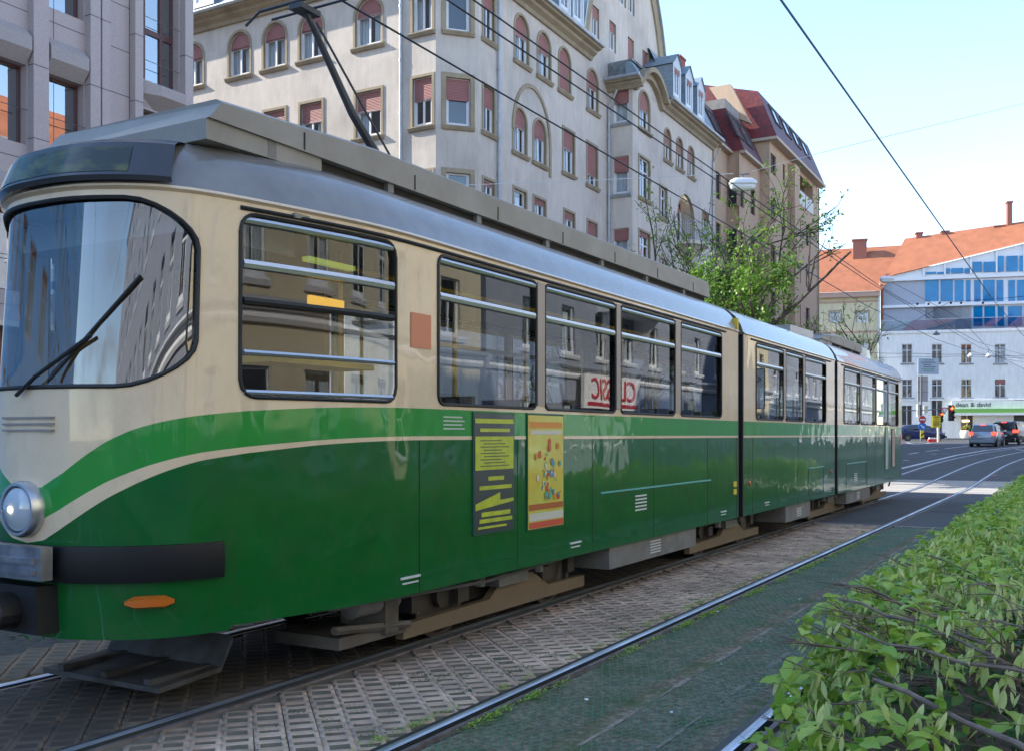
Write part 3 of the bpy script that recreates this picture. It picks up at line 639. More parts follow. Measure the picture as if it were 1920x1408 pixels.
# under the floor
g = MB(); g.box(TX-.85, TX+.85, 4.9, 26.2, .44, .84); part('underframe', g, T_under, tram)
def bogie(yc, L=3.0):
    g = MB(); g.box(TX-.7, TX+.7, yc-1.2, yc+1.2, .22, .5); bo = part('bogie', g, T_under, tram)
    for s_ in (1, -1):
        x = TX+s_*.80; b = MB(); P = [(yc-L/2, .10), (yc+L/2, .10), (yc+L/2, .205), (yc+.75, .21), (yc+.45, .36), (yc-.05, .38), (yc-.30, .22), (yc-L/2, .205)]
        b.prism([Vector((x-.035, y, z)) for y, z in P], (.07, 0, 0)); part('side_beam', b, T_beam, bo)
        for dy in (-.9, .9):
            w = MB(); w.lathe((TX+s_*.69, yc+dy, .335), (s_, 0, 0), [(.30, 0), (.335, .01), (.335, .05), (.29, .055), (.27, .03), (.09, .035), (.09, .09), (.02, .09)], 28); part('wheel', w, T_steel, bo, smooth=True)
        b = MB(); b.box(x-.06, x+.10, yc-.25, yc+.25, .32, .42); b.tube([(x+.06, yc-.5, .36), (x+.06, yc-.5, .52)], .05, 8); b.tube([(x+.06, yc+.5, .36), (x+.06, yc+.5, .52)], .05, 8); part('spring', b, T_cab, bo)
for yc in (7.4, 13.4, 19.5, 24.4): bogie(yc)
for y0, y1 in ((5.0, 8.9), (9.0, 11.8), (15.2, 18.0), (20, 23)): g = MB(); g.tube([(TX+.9, y0, .46), (TX+.92, (y0+y1)/2, .40), (TX+.9, y1, .46)], .014, 5); part('cable', g, T_cab, tram)
for y in (6.15, 8.65, 12.15, 14.65, 18.3, 20.8): g = MB(); g.tube([(TX+.78, y, .5), (TX+.74, y+.05, .28), (TX+.70, y+.12, .10)], .018, 6); part('sand_pipe', g, T_cab, tram)
g = MB(); g.lathe((TX+.8, 5.3, .42), (0, 1, 0), [(.02, 0), (.09, .03), (.09, .5), (.02, .53)], 12); part('air_tank', g, T_cab, tram, smooth=True)
for yc in (7.4, 13.4, 19.5, 24.4):
    for dy in (-1.28, 1.28):
        g = MB(); g.box(TX+.55, TX+.80, yc+dy-.07, yc+dy+.07, .26, .44); part('brake_shoe', g, T_steel, tram); g = MB(); g.box(TX+.79, TX+.84, yc+dy*.55-.08, yc+dy*.55+.08, .26, .38); part('axle_box', g, T_steel, tram)
for y0, y1, z0 in ((9.0, 11.5, .26), (15.6, 17.2, .22), (20.1, 22.5, .24)):
    g = MB(); g.box(TX+.55, TX+1.06, y0, y1, z0, .482); eb = part('equipment_box', g, T_cab, tram)
    g = MB(); yc = y0+(y1-y0)*.42
    for k in range(5): g.box(TX+1.06, TX+1.068, yc, yc+.3, z0+.05+.03*k, z0+.062+.03*k)
    part('louvre', g, T_white, eb)
g = MB(); g.loft([[Vector((TX+x, y, z)) for x, z in ((-.6, z0), (.46, z0), (.46, z1), (-.6, z1))] for y, z0, z1 in ((4.02, .08, .11), (4.5, .11, .14), (4.6, .28, .32))]); [g.box(TX+x, TX+x+.05, 4.02, 4.5, .115, .15) for x in (-.45, -.05, .33)]; part('lifeguard', g, T_lg, tram)
g = MB(); g.box(TX+.3, TX+.86, 5.15, 5.9, .16, .24); g.box(TX+.5, TX+.9, 5.6, 5.75, .2, .46); g.tube([(TX+.86, 5.1, .3), (TX+.88, 5.9, .22)], .03, 6); part('step_plate', g, mat('dirty_grey', (.13, .115, .10), .7, c2=(.07, .06, .05), sc=4), tram)
# small body details on the near side
xs = TX+1.10
def strip(name, y0, y1, z0, z1, m, o=.006, parent=None): g = MB(); g.box(xs, xs+o, y0, y1, z0, z1); return part(name, g, m, parent or tram)
for y0, z0 in ((9.55, .80), (20.65, .66)):
    g = MB()
    for k in range(5): g.box(xs, xs+.006, y0, y0+.30, z0+.036*k, z0+.036*k+.016)
    part('vent', g, T_white, tram)
for y0 in (5.5, 8.05, 12.3, 14.3, 18.35): g = MB(); g.box(xs, xs+.012, y0, y0+.22, .60, .615); g.box(xs, xs+.008, y0+.02, y0+.2, .565, .575); part('lifting_point', g, T_white, tram)
M_teal = mat('teal_trim', (.12, .42, .42), .3)
for y0, y1 in ((8.7, 11.9), (16.9, 18.0), (19.9, 21.9)): g = MB(); g.box(xs, xs+.014, y0, y1, 1.02, 1.036); part('hinge_strip', g, M_teal, tram)
M_seam = mat('panel_seam', (.002, .02, .01), .6)
for y0, y1 in ((16.9, 18.0), (19.9, 21.9)):
    g = MB(); g.box(xs, xs+.003, y0, y0+.012, .58, 1.02); g.box(xs, xs+.003, y1-.012, y1, .58, 1.02); g.box(xs, xs+.003, y0, y1, .57, .58); part('hatch_seam', g, M_seam, tram)
for y0 in (5.72, 7.1, 8.52, 10.05, 11.8, 12.98, 13.7, 16.2, 19.16, 21.95, 22.9): g = MB(); g.box(xs, xs+.002, y0, y0+.008, .49, 1.54); part('panel_joint', g, M_seam, tram)
for y0 in (13.55, 18.6): g = MB(); g.lathe((xs, y0, .92), (1, 0, 0), [(.035, 0), (.03, .015), (.01, .02)], 12); part('side_reflector', g, T_amber, tram)
g = MB(); g.box(xs, xs+.004, 12.85, 12.97, .80, .87); g.box(xs, xs+.004, 12.85, 12.97, .90, .97); part('warning_sticker', g, mat('yellow_sticker', (.7, .5, .02), .5), tram)
g = MB(); g.box(xs, xs+.004, 5.62, 5.86, 2.18, 2.42); part('notice', g, mat('orange_notice', (.62, .22, .11), .5), tram)
g = MB(); g.lathe((TX+1.0, 26.5, 1.5), (0, 1, 0), [(.06, 0), (.055, .03), (.02, .035)], 16); part('tail_light', g, mat('tail_red', (.7, .02, .02), .3, emit=(1, .05, .02), estr=.5), tram)
g = MB(); g.box(xs, xs+.012, 26.3, 26.49, 1.35, 1.6); part('side_light', g, mat('pink_lamp', (.7, .3, .25), .3), tram)
g = MB(); g.box(xs-.10, xs+.005, 13.0, 13.045, 2.96, 3.12); part('joint_light', g, mat('yellow_sticker', (.7, .5, .02), .5), tram)
for y0, y1 in ((26.5, 26.75),): g = MB(); g.box(TX-.5, TX+.5, y0, y1, .5, .62); g.tube([(TX, y0, .6), (TX, y1+.15, .6)], .06, 8); g.tube([(TX+.8, 26.45, .62), (TX+.8, 26.7, .45), (TX+.78, 26.6, .3)], .02, 6); part('rear_coupler', g, T_under, tram)
# advertising panels
M_frame = mat('panel_frame', (.01, .08, .04), .4)
M_charc = mat('poster_charcoal', (.045, .055, .065), .35, coat=.3); M_lime = mat('poster_lime', (.52, .58, .035), .4, c2=(.38, .46, .04), sc=9)
def ad(y0, y1, z0, z1):
    g = MB(); g.box(xs, xs+.012, y0-.012, y1+.012, z0-.015, z1+.015); return part('advert_panel', g, M_frame, tram)
A1 = ad(6.42, 7.02, .83, 1.74); A2 = ad(7.26, 7.90, .795, 1.745)
g = MB(); g.box(xs+.012, xs+.014, 6.42, 7.02, .83, 1.74); part('poster', g, M_charc, A1)
g = MB(); x = xs+.0165; rr = random.Random(4)
def py_(a, b, c, d, mi=0): g.quad((x, a, c), (x, b, c), (x, b, d), (x, a, d), mi)
py_(6.43, 7.01, 1.66, 1.70); py_(6.50, 6.95, 1.585, 1.615); py_(6.43, 7.01, 1.25, 1.545); py_(6.62, 6.86, 1.155, 1.19); py_(6.49, 6.98, 1.075, 1.11)
g.add([(x, 6.43, .955), (x, 6.43, .90), (x, 7.01, .955), (x, 7.01, .985), (x, 6.80, .975), (x, 6.80, 1.045)], [(0, 1, 2, 3, 4, 5)]); py_(6.52, 6.96, .84, .88); py_(6.49, 6.99, .785, .82); py_(6.47, 6.9, .735, .755)
g.v = [(v[0], v[1], 1.74-(1.74-v[2])*.875) for v in g.v]; part('lettering', g, M_lime, A1)
g = MB()
for k in range(9): py_(6.50+.05*(k % 2), 6.94-.06*(k % 3), 1.28+.028*k, 1.288+.028*k)
x = xs+.018; g.v = [(x, v[1], 1.74-(1.74-v[2])*.875) for v in g.v]; part('small_print', g, M_charc, A1)
M_fest = mat('poster_festive', (.62, .42, .03), .4, c2=(.55, .60, .10), sc=3, coat=.3)
g = MB(); g.box(xs+.012, xs+.014, 7.26, 7.90, .795, 1.745); part('poster', g, M_fest, A2)
g = MB(); x = xs+.0165
def py2(a, b, c, d, mi): g.quad((x, a, c), (x, b, c), (x, b, d), (x, a, d), mi)
py2(7.29, 7.87, 1.64, 1.69, 0); py2(7.30, 7.87, 1.585, 1.62, 1); py2(7.27, 7.89, .95, 1.0, 2); py2(7.27, 7.89, .86, .925, 1); py2(7.27, 7.89, .80, .85, 3)
for k in range(46):
    a = rr.gauss(7.58, .11); a = max(7.33, min(7.83, a)); z = rr.gauss(1.24, .13); z = max(1.05, min(1.52, z)); r1 = rr.uniform(.008, .034); n = 7
    g.poly([(x+.0002*k, a+r1*cos(t*2*pi/n), z+r1*1.2*sin(t*2*pi/n)) for t in range(n)], rr.choice([0, 1, 3, 4, 5]))
part('artwork', g, [mat('ad_orange', (.65, .25, .03), .4), mat('ad_pale', (.6, .58, .5), .4), mat('ad_rust', (.42, .12, .03), .4), mat('ad_red', (.6, .09, .05), .4), mat('ad_blue', (.12, .25, .42), .4), mat('ad_teal', (.1, .38, .3), .4)], A2)
A3 = ad(24.15, 24.5, .80, 1.74); A4 = ad(25.05, 25.4, .84, 1.72)
for A, y0, y1, z0, z1, c, c2 in ((A3, 24.15, 24.5, .8, 1.74, (.30, .38, .40), (.45, .5, .5)), (A4, 25.05, 25.4, .84, 1.72, (.50, .45, .38), (.45, .22, .2))):
    g = MB(); g.box(xs+.012, xs+.014, y0, y1, z0, z1); part('poster', g, mat('poster_pale_%d' % int(y0), c, .4, c2=c2, sc=3), A)
g = MB()
for k in range(4): g.box(xs, xs+.003, 6.02, 6.30-.03*(k % 2), 1.62+.028*k, 1.632+.028*k)
part('fleet_lettering', g, mat('pale_lettering', (.42, .52, .42), .5), tram)
# ================================================================ buildings
P_grey = plaster('pale_plaster', (.60, .545, .485), (.42, .38, .34), .30, .46, .74)
P_ochre = plaster('ochre_trim', (.36, .30, .21), (.24, .20, .145), .8)
M_frm = mat('white_window_frame', (.68, .70, .73), .45, c2=(.55, .57, .6), sc=2)
M_blind = mat('red_roller_blind', (.30, .12, .11), .65, c2=(.37, .17, .155), sc=.6)
ntb = M_blind.node_tree; wv = N(ntb, 'ShaderNodeTexWave', wave_type='BANDS', bands_direction='Z', i_Scale=5.5); tcb = N(ntb, 'ShaderNodeTexCoord'); bb = N(ntb, 'ShaderNodeBump', i_Strength=.8, i_Distance=.02)
ntb.links.new(tcb.outputs['Object'], wv.inputs[0]); ntb.links.new(wv.outputs['Fac'], bb.inputs['Height']); ntb.links.new(bb.outputs[0], ntb.nodes['Principled BSDF'].inputs['Normal'])
M_dark = mat('room_dark', (.02, .02, .022), .9)
M_curt = mat('white_curtain', (.62, .63, .64), .9, c2=(.42, .44, .47), sc=5, stretch=(9, 9, .25), lo=.3, hi=.7)
G_win = glass('window_glass', (.85, .92, .95), 2.0, wob=.08, wsc=.8)
M_zinc = mat('zinc', (.42, .45, .48), .45, .5, c2=(.32, .35, .38), sc=3)
M_slate = mat('blue_slate_roof', (.15, .20, .25), .55, c2=(.22, .28, .33), sc=2.5, stretch=(1, 1, 5), bump=.2)
def wall(mb, fr, x0, x1, z0, top, ops, rev=.16, m=0, mr=0, dx=None, y=0):
    """wall in facade frame with real openings; top: number or function of x; ops: (x0,x1,z0,z1,arch)"""
    tf = top if callable(top) else (lambda x: top)
    xs = {x0, x1}; zs = {z0}
    for a, b, c, d, ar in ops: xs |= {a, b}; zs |= {c, d}
    if callable(top):
        n = int((x1-x0)/(dx or .3)); xs |= {x0+(x1-x0)*i/n for i in range(n+1)}
    xs = sorted(xs); mxz = max(tf(x) for x in xs); zs = sorted(zs | {mxz})
    for xa, xb in zip(xs, xs[1:]):
        if xb-xa < 1e-5: continue
        xm = (xa+xb)/2; col = [(c, d) for a, b, c, d, ar in ops if a-1e-6 < xm < b+1e-6]
        za = z0
        spans = []
        for c, d in sorted(col): spans.append((za, c)); za = d
        spans.append((za, None))
        for s, e in spans:
            ta, tb = (tf(xa), tf(xb)) if e is None else (e, e)
            if ta <= s and tb <= s: continue
            mb.quad(fr(xa, y, s), fr(xb, y, s), fr(xb, y, max(s, tb)), fr(xa, y, max(s, ta)), m)
    for a, b, c, d, ar in ops:
        if ar:
            r = (b-a)/2; rz = min(r, ar if ar is not True else r); K = 12; zc = d-rz; P = [((a+b)/2-r*cos(pi*k/K), zc+rz*sin(pi*k/K)) for k in range(K+1)]
            for p, q in zip(P, P[1:]):
                mb.quad(fr(p[0], y, p[1]), fr(q[0], y, q[1]), fr(q[0], y, d), fr(p[0], y, d), m)
                mb.quad(fr(p[0], y, p[1]), fr(p[0], y+rev, p[1]), fr(q[0], y+rev, q[1]), fr(q[0], y, q[1]), mr)
            ztop = zc
        else:
            ztop = d; mb.quad(fr(a, y, d), fr(a, y+rev, d), fr(b, y+rev, d), fr(b, y, d), mr)
        mb.quad(fr(a, y, c), fr(a, y+rev, c), fr(a, y+rev, ztop), fr(a, y, ztop), mr)
        mb.quad(fr(b, y, c), fr(b, y, ztop), fr(b, y+rev, ztop), fr(b, y+rev, c), mr)
        mb.quad(fr(a, y, c), fr(b, y, c), fr(b, y+rev, c), fr(a, y+rev, c), mr)
WC = {}
I_ = lambda x, y, z: Vector((x, y, z))
def arcpts(w, h, ar, inset=0):
    r = w/2-inset; zc = h-w/2
    if not ar: return [(-r, inset), (-r, h-inset), (r, h-inset), (r, inset)]
    return [(-r, inset)]+[(-r*cos(pi*k/12), zc+r*sin(pi*k/12)) for k in range(13)]+[(r, inset)]
def band(mb, A, B, y0, y1, m=0):      # ring between outlines A (outer) and B (inner), thickness y0..y1
    n = len(A)
    for i in range(n):
        j = (i+1) % n
        a, b, c, d = A[i], A[j], B[j], B[i]
        for q in (((a, y0), (b, y0), (c, y0), (d, y0)), ((a, y0), (a, y1), (b, y1), (b, y0)), ((d, y0), (c, y0), (c, y1), (d, y1))):
            mb.quad(*[(p[0], yy, p[1]) for p, yy in q], m)
def win_meshes(w, h, ar, bf, rev, style, curt):
    key = (round(w, 2), round(h, 2), bool(ar), round(bf, 2), rev, style, curt)
    if key in WC: return WC[key]
    w, h = round(w, 2)-.004, round(h, 2)-.004; D = {}
    y = rev-.05
    f = MB(); t = .06; band(f, arcpts(w, h, ar), arcpts(w, h, ar, t), y-.02, y+.05)
    dark = style in ('dark', 'brown', 'maroon')
    if style == 'house':
        zt = h*(1-bf) if bf > .05 else h*.68
        if bf < .95:
            f.box(-.035, .035, y-.015, y+.04, t, min(zt, h-t)); 
            f.box(-w/2+t, -w/2+t+.06, y-.01, y+.04, t, min(zt, h-t)-.0); f.box(w/2-t-.06, w/2-t, y-.01, y+.04, t, min(zt, h-t)-.0); f.box(-w/2+t, w/2-t, y-.012, y+.038, t, t+.09)
            f.box(-w/2+t, w/2-t, y-.03, y+.045, min(zt, h*.98)-.04, min(zt, h*.98)+.03)
    elif style == 'single': f.box(-w/2+t, -w/2+t+.06, y-.01, y+.04, t, h-t); f.box(w/2-t-.06, w/2-t, y-.01, y+.04, t, h-t); f.box(-w/2+t, w/2-t, y-.012, y+.038, t, t+.08)
    elif style == 'cross': f.box(-.04, .04, y-.015, y+.04, t, h-t); f.box(-w/2+t, w/2-t, y-.02, y+.045, h*.66, h*.66+.07)
    elif style == 'dark': f.box(-.03, .03, y-.015, y+.04, t, h-t)
    f.box(-w/2, w/2, y+.5, y+.52, 0, h, 1); f.box(-w/2-.01, -w/2, y+.05, y+.52, 0, h, 1); f.box(w/2, w/2+.01, y+.05, y+.52, 0, h, 1); f.box(-w/2, w/2, y+.05, y+.52, h, h+.01, 1)
    fm = {'brown': mat('brown_window_frame', (.10, .04, .035), .4), 'dark': mat('dark_window_frame', (.06, .045, .045), .45), 'maroon': mat('brown_window_frame', (.10, .04, .035), .4)}.get(style, M_frm)
    D['window'] = mesh_of('window', f, [fm, M_dark])
    g = MB(); A = arcpts(w, h, ar, .03); g.poly([(p[0], y+.02, p[1]) for p in A[::-1]]); D['pane'] = mesh_of('pane', g, glass('mirror_glass', (.6, .65, .7), 4.2) if style == 'brown' else G_win)
    if bf > .05:
        g = MB(); zb = h*(1-bf); A = arcpts(w, h, ar, .04); zc = h-w/2
        if ar:
            r = w/2-.04; zb2 = min(zb, zc); P = [(-r, zb2)]+[(-r*cos(pi*k/12), zc+r*sin(pi*k/12)) for k in range(13)]+[(r, zb2)]
            if zb > zc: k0 = zb-zc; xx = sqrt(max(r*r-k0*k0, .001)); P = [(-xx, zb)]+[(-r*cos(pi*k/24), zc+r*sin(pi*k/24)) for k in range(25) if r*sin(pi*k/24) > k0]+[(xx, zb)]
        else: P = [(-w/2+.03, zb), (-w/2+.03, h-.03), (w/2-.03, h-.03), (w/2-.03, zb)]
        g.poly([(p[0], y-.03, p[1]) for p in P[::-1]]); g.box(-w/2+.05, w/2-.05, y-.04, y-.028, zb-.03, zb)
        D['roller_blind'] = mesh_of('roller_blind', g, M_blind)
    if curt:
        g = MB(); K = 7; hh = h*(.9 if not ar else .72)
        for x0, x1 in (((-w/2+.02, -.10), (.12, w/2-.02)) if curt == 1 else ((-w/2+.02, w/2-.02),) if curt == 2 else ((-w/2+.02, -w*.12),)):
            for k in range(K):
                xa, xb = x0+(x1-x0)*k/K, x0+(x1-x0)*(k+1)/K; g.quad((xa, y+.16+.03*(k % 2), .05), (xb, y+.16+.03*((k+1) % 2), .05), (xb, y+.16+.03*((k+1) % 2), hh), (xa, y+.16+.03*(k % 2), hh))
        D['curtain'] = mesh_of('curtain', g, M_curt)
    WC[key] = D; return D
def sill_mesh(w, mt, d=.14, hgt=.15, over=.16):
    k = ('sill', round(w, 2), mt.name, d, hgt)
    if k not in WC:
        g = MB(); a = w/2+over; g.loft([[(x, .0, -hgt), (x, -d*.55, -hgt), (x, -d, -.04), (x, -d, 0), (x, .10, .02)] for x in (-a, a)]); WC[k] = mesh_of('sill', g, mt)
    return WC[k]
def surround_mesh(w, h, ar, mt, t=.13, pr=.035):
    k = ('sur', round(w, 2), round(h, 2), bool(ar), mt.name, t)
    if k not in WC:
        g = MB(); r = w/2; zc = h-r
        if ar: In = [(-r, 0)]+[(-r*cos(pi*i/12), zc+r*sin(pi*i/12)) for i in range(13)]+[(r, 0)]; R = r+t; Out = [(-R, 0)]+[(-R*cos(pi*i/12), zc+R*sin(pi*i/12)) for i in range(13)]+[(R, 0)]
        else: In = [(-r, 0), (-r, h), (r, h), (r, 0)]; Out = [(-r-t, 0), (-r-t, h+t), (r+t, h+t), (r+t, 0)]
        n = len(In)
        for i in range(n-1):
            a, b, c, d = Out[i], Out[i+1], In[i+1], In[i]; P = lambda p, y: (p[0], y, p[1])
            g.quad(P(a, -pr), P(d, -pr), P(c, -pr), P(b, -pr)); g.quad(P(a, 0), P(a, -pr), P(b, -pr), P(b, 0)); g.quad(P(d, -pr), P(d, .05), P(c, .05), P(c, -pr))
        WC[k] = mesh_of('surround', g, mt)
    return WC[k]
def put_window(parent, fr, x0, x1, z0, z1, ar=False, bf=0, rev=.16, style='house', curt=0, sill=None, sur=None, y=0, name='window', sd=.14, st=.10):
    w, h = x1-x0, z1-z0; D = win_meshes(w, h, ar, bf, rev, style, curt)
    wo = link(name, D['window'], parent, fr((x0+x1)/2, y, z0+.002)-WP(parent), fr.rot)
    for k in ('pane', 'roller_blind', 'curtain'):
        if k in D: link(k, D[k], wo)
    if sill: link('sill', sill_mesh(w, sill, sd), wo)
    if sur: link('surround', surround_mesh(w, h, ar, sur, st), wo)
    return wo
def build_facade(bld, fr, x0, x1, z0, top, specs, wm, name='wall', rev=.16, sill=None, sur=None, style='house', y=0, st=.10, jm=None):
    """specs: (xa, xb, z0, z1, arch, blind, curtain[, style])"""
    g = MB(); wall(g, fr, x0, x1, z0, top, [(s[0], s[1], s[2], s[3], s[4]) for s in specs], rev, y=y, mr=1 if jm else 0)
    part(name, g, [wm, jm] if jm else wm, bld)
    for s in specs: put_window(bld, fr, s[0], s[1], s[2], s[3], s[4], s[5], rev, s[7] if len(s) > 7 else style, s[6], sill, sur, y=y, st=st)
# ---------------------------------------------------------------- long grey apartment house
SD = (-.0141, .9999)
A = thing('apartment_house', (-20, 31, 0), 'tall weathered grey plaster apartment house with red blinds and a curved gable', 'building')
FS = Frame((-19.6, 31.62), SD)                    # street front
CH = 1.55                                          # chamfered corner
Qp = FS(0, 0, 0)+Vector((-.7071, -.7071, 0))*CH
FC = Frame((Qp.x, Qp.y), (.7071, .7071)); FA0 = Frame((Qp.x, Qp.y), (1, 0.012))
FB = Frame(FA0(-30, 0, 0)[:2], (1, .012)); OX = 30.0
rz = lambda a, b: random.uniform(a, b)
ROWS = [(16.4, 18.25), (12.92, 14.8), (9.42, 11.3), (5.95, 7.8)]
def wx(fr, a, b): xa, xb = fr.x(a), fr.x(b); return xa, xb
def cw(x, w): return x-w/2, x+w/2
# side wall (faces the side street)
sp_ = []
xc = [FB.x(p) for p in (362, 449, 515, 583.5, 691)]
for i, c in enumerate(xc):
    a, b = cw(c, 1.16 if i < 4 else 1.25); sp_.append((a, b, 16.4, 18.25, True, .36, 1))
for i in (0, 2, 3, 4): a, b = cw(xc[i], 1.1 if i < 4 else 1.2); sp_.append((a, b, 12.92, 14.7, False, (.4, .9, .42, .42)[(0, 2, 3, 4).index(i)], (1, 0, 1, 3)[(0, 2, 3, 4).index(i)]))
for z0_, z1_ in ROWS[2:]:
    for c in xc: a, b = cw(c, 1.1); sp_.append((a, b, z0_, z1_, False, .3, 1))
for k in range(3):
    for z0_, z1_ in ROWS: a, b = cw(xc[0]-2.9*(k+1), 1.1); sp_.append((a, b, z0_, z1_, False, .4, 1))
xs_ = FB.x(757); build_facade(A, FB, 10, xs_, 0, 19.15, sp_, P_grey, 'side_wall', sill=P_ochre, sur=P_ochre, jm=P_ochre)
# slightly projecting corner strip, chamfer and the first street window column
yo = -.10
a, b = cw(FB.x(792, yo), .86); specs = [(a, b, z, z2-.05, False, f, c) for (z, z2), f, c in zip(ROWS, (.25, .45, .15, .3), (1, 0, 0, 1))]
build_facade(A, FB, xs_, OX, 0, 19.15, specs, P_grey, 'corner_wall', sill=P_ochre, sur=P_ochre, y=yo, jm=P_ochre)
g = MB(); g.quad(FB(xs_, yo, 0), FB(xs_, yo, 19.15), FB(xs_, 0, 19.15), FB(xs_, 0, 0)); part('corner_return', g, P_grey, A)
FCs = Frame(FB(OX, yo, 0)[:2], (FS(0, 0, 0)+FS.N*0-FB(OX, yo, 0))[:2]); LC = (FS(0, 0, 0)-FB(OX, yo, 0)).length
a, b = cw(LC*.52, .92)
build_facade(A, FCs, 0, LC, 0, 19.15, [(a, b, z, z2-.1, False, f, 0, 'single') for (z, z2), f in zip(ROWS, (.22, .44, 0, .3))], P_grey, 'corner_wall', sill=P_ochre, sur=P_ochre, jm=P_ochre, st=.17)
# street front up to the step at photo x = 1140
XS = FS.x(1140); o = []
a, b = cw(FS.x(916), .80); o += [(a, b, z, z2-.15, False, f, 0) for (z, z2), f in zip(ROWS, (.25, .42, .1, .3))]
for p, w, f in ((978, 1.12, .42), (1020, 1.12, .42), (1058.5, 1.12, .93), (1111, 1.12, .42)): a, b = cw(FS.x(p), w); o.append((a, b, 16.4, 18.3, True, f, 1))
for p in (974.5, 1011.5): a, b = cw(FS.x(p), 1.08); o.append((a, b, 12.75, 14.55, True, .40, 1))
for p, f in ((1066, .42), (1110, .72)): a, b = cw(FS.x(p), 1.1); o.append((a, b, 12.95, 14.85, False, f, 1))
for z, z2 in ROWS[2:]:
    for p, f in ((974.5, 0), (1011.5, .1), (1067, .15), (1110, .5)): a, b = cw(FS.x(p), 1.02); o.append((a, b, z, z2, False, f, 1))
XE = FS.x(1107)
gl, gr_, gz0 = FS.x(1088), FS.x(1250), 19.15; gm = (gl+gr_)/2
def gable(x):
    t = min(1, abs(x-gm)/((gr_-gl)/2)); 
    T = [(0, 28.4), (.18, 28.1), (.36, 27.2), (.5, 26.0), (.62, 24.9), (.72, 24.0), (.8, 23.1), (.87, 22.0), (.94, 20.8), (1.0, 19.6)]
    return itp(t, T)
o2 = []
for p, w in ((1117, .78), (1149, .80), (1183, .80), (1210, .80)): a, b = cw(FS.x(p), w); o2.append((a, b, 19.95, 21.35, False, (.35, .3, .9, .9)[(1117, 1149, 1183, 1210).index(p)], 1))
for p in (1168, 1184): a, b = cw(FS.x(p), .8); o2.append((a, b, 22.6, 24.0, True, 0, 1))
build_facade(A, FS, 0, gl, 0, 19.15, [s for s in o if s[1] < gl], P_grey, 'front_wall', sill=P_ochre, sur=P_ochre, jm=P_ochre)
g = MB(); ops = [s for s in o if s[0] > gl]+o2
wall(g, FS, gl, XS, 0, gable, [s[:5] for s in ops if s[1] < XS], mr=1); 
wall(g, FS, XS, gr_, 17.5, gable, [s[:5] for s in ops if s[0] > XS], mr=1); part('gable_wall', g, [P_grey, P_ochre], A)
assert all(s[1] < XS or s[0] > XS for s in ops)
for s in ops: put_window(A, FS, *s[:4], s[4], s[5], curt=s[6], sill=P_ochre if s not in o2 else None, sur=P_ochre if s not in o2 else None)
# curved moulding along the gable edge + big relief arch over the paired windows
def ribbon(fr, P, wi, y0, y1, mt, nm, par, m2=None):
    g = MB(); n = len(P)
    V = []
    for i in range(n):
        a = P[max(i-1, 0)]; b = P[min(i+1, n-1)]; tx, tz = b[0]-a[0], b[1]-a[1]; l = sqrt(tx*tx+tz*tz); nx_, nz_ = -tz/l, tx/l
        V.append([fr(P[i][0], y1, P[i][1]), fr(P[i][0], y0, P[i][1]), fr(P[i][0]+nx_*wi, y0, P[i][1]+nz_*wi), fr(P[i][0]+nx_*wi, y1, P[i][1]+nz_*wi)])
    g.loft(V); return part(nm, g, mt, par)
gp_ = [(gm+(gr_-gl)/2*t, gable(gm+(gr_-gl)/2*t)) for t in [-1+2*k/40 for k in range(41)]]
ribbon(FS, gp_, -.62, -.10, .0, P_ochre, 'gable_moulding', A); ribbon(FS, gp_, .10, -.22, .55, M_zinc, 'gable_flashing', A)
cxA = (FS.x(963)+FS.x(1029))/2; rA = (FS.x(1029)-FS.x(963))/2
ribbon(FS, [(cxA-rA*cos(pi*k/20)*1.0, 13.6+2.05*sin(pi*k/20)) for k in range(21)]+[(cxA+rA, 12.4)], .16, -.06, .02, P_ochre, 'relief_arch', A)
# forward wing
XF = FS.x(1183, -1.25); FF = Frame(FS(XS, -1.25, 0)[:2], SD); xw = FF.x(1335.5)
o3 = []
a, b = cw(FF.x(1208), 1.35); o3 += [(a, b, 16.2, 18.05, True, .45, 2), (a, b, 12.9, 14.85, False, 0, 2, 'cross'), (a, b, 9.4, 11.3, False, .1, 2, 'cross'), (a, b, 5.95, 7.85, False, 0, 2, 'cross')]
for p in (1251.5, 1274, 1295.5): a, b = cw(FF.x(p), .92); o3.append((a, b, 15.5, 17.1, True, .45, 1))
a, b = cw(FF.x(1243.5), .95)
for z, z2 in ((12.45, 14.0), (8.8, 10.4), (5.3, 7.0)): o3.append((a, b, z, z2, False, 0, 1, 'cross'))
for p in (1322,):
    a, b = cw(FF.x(p), .95)
    for z, z2 in ((12.45, 14.0), (8.8, 10.4), (5.3, 7.0)): o3.append((a, b, z, z2, False, .2, 1, 'cross'))
ba, bb_ = FF.x(1270), FF.x(1303); o3b = [(ba, bb_, 11.75, 14.4, True, 0, 0), (ba+.2, bb_-.2, 7.9, 10.3, False, 0, 0)]
g = MB(); wall(g, FF, 0, xw, 0, 18.1, [s[:5] for s in o3]+[s[:5] for s in o3b], mr=1)
for s in o3b: g.box(s[0]-.2, s[1]+.2, .9, .95, s[2]-.2, s[3]+.2, 2, fr=FF); g.box(s[0]-.2, s[0]-.02, .16, .9, s[2]-.2, s[3]+.2, 0, fr=FF); g.box(s[1]+.02, s[1]+.2, .16, .9, s[2]-.2, s[3]+.2, 0, fr=FF)
part('wing_wall', g, [P_grey, P_ochre, M_dark], A)
for s in o3: put_window(A, FF, *s[:4], s[4], s[5], curt=s[6], style=s[7] if len(s) > 7 else 'house', sill=P_ochre, sur=P_ochre)
put_window(A, FF, ba+.35, bb_-.35, 11.8, 14.1, True, .2, .16, y=.55, curt=1)
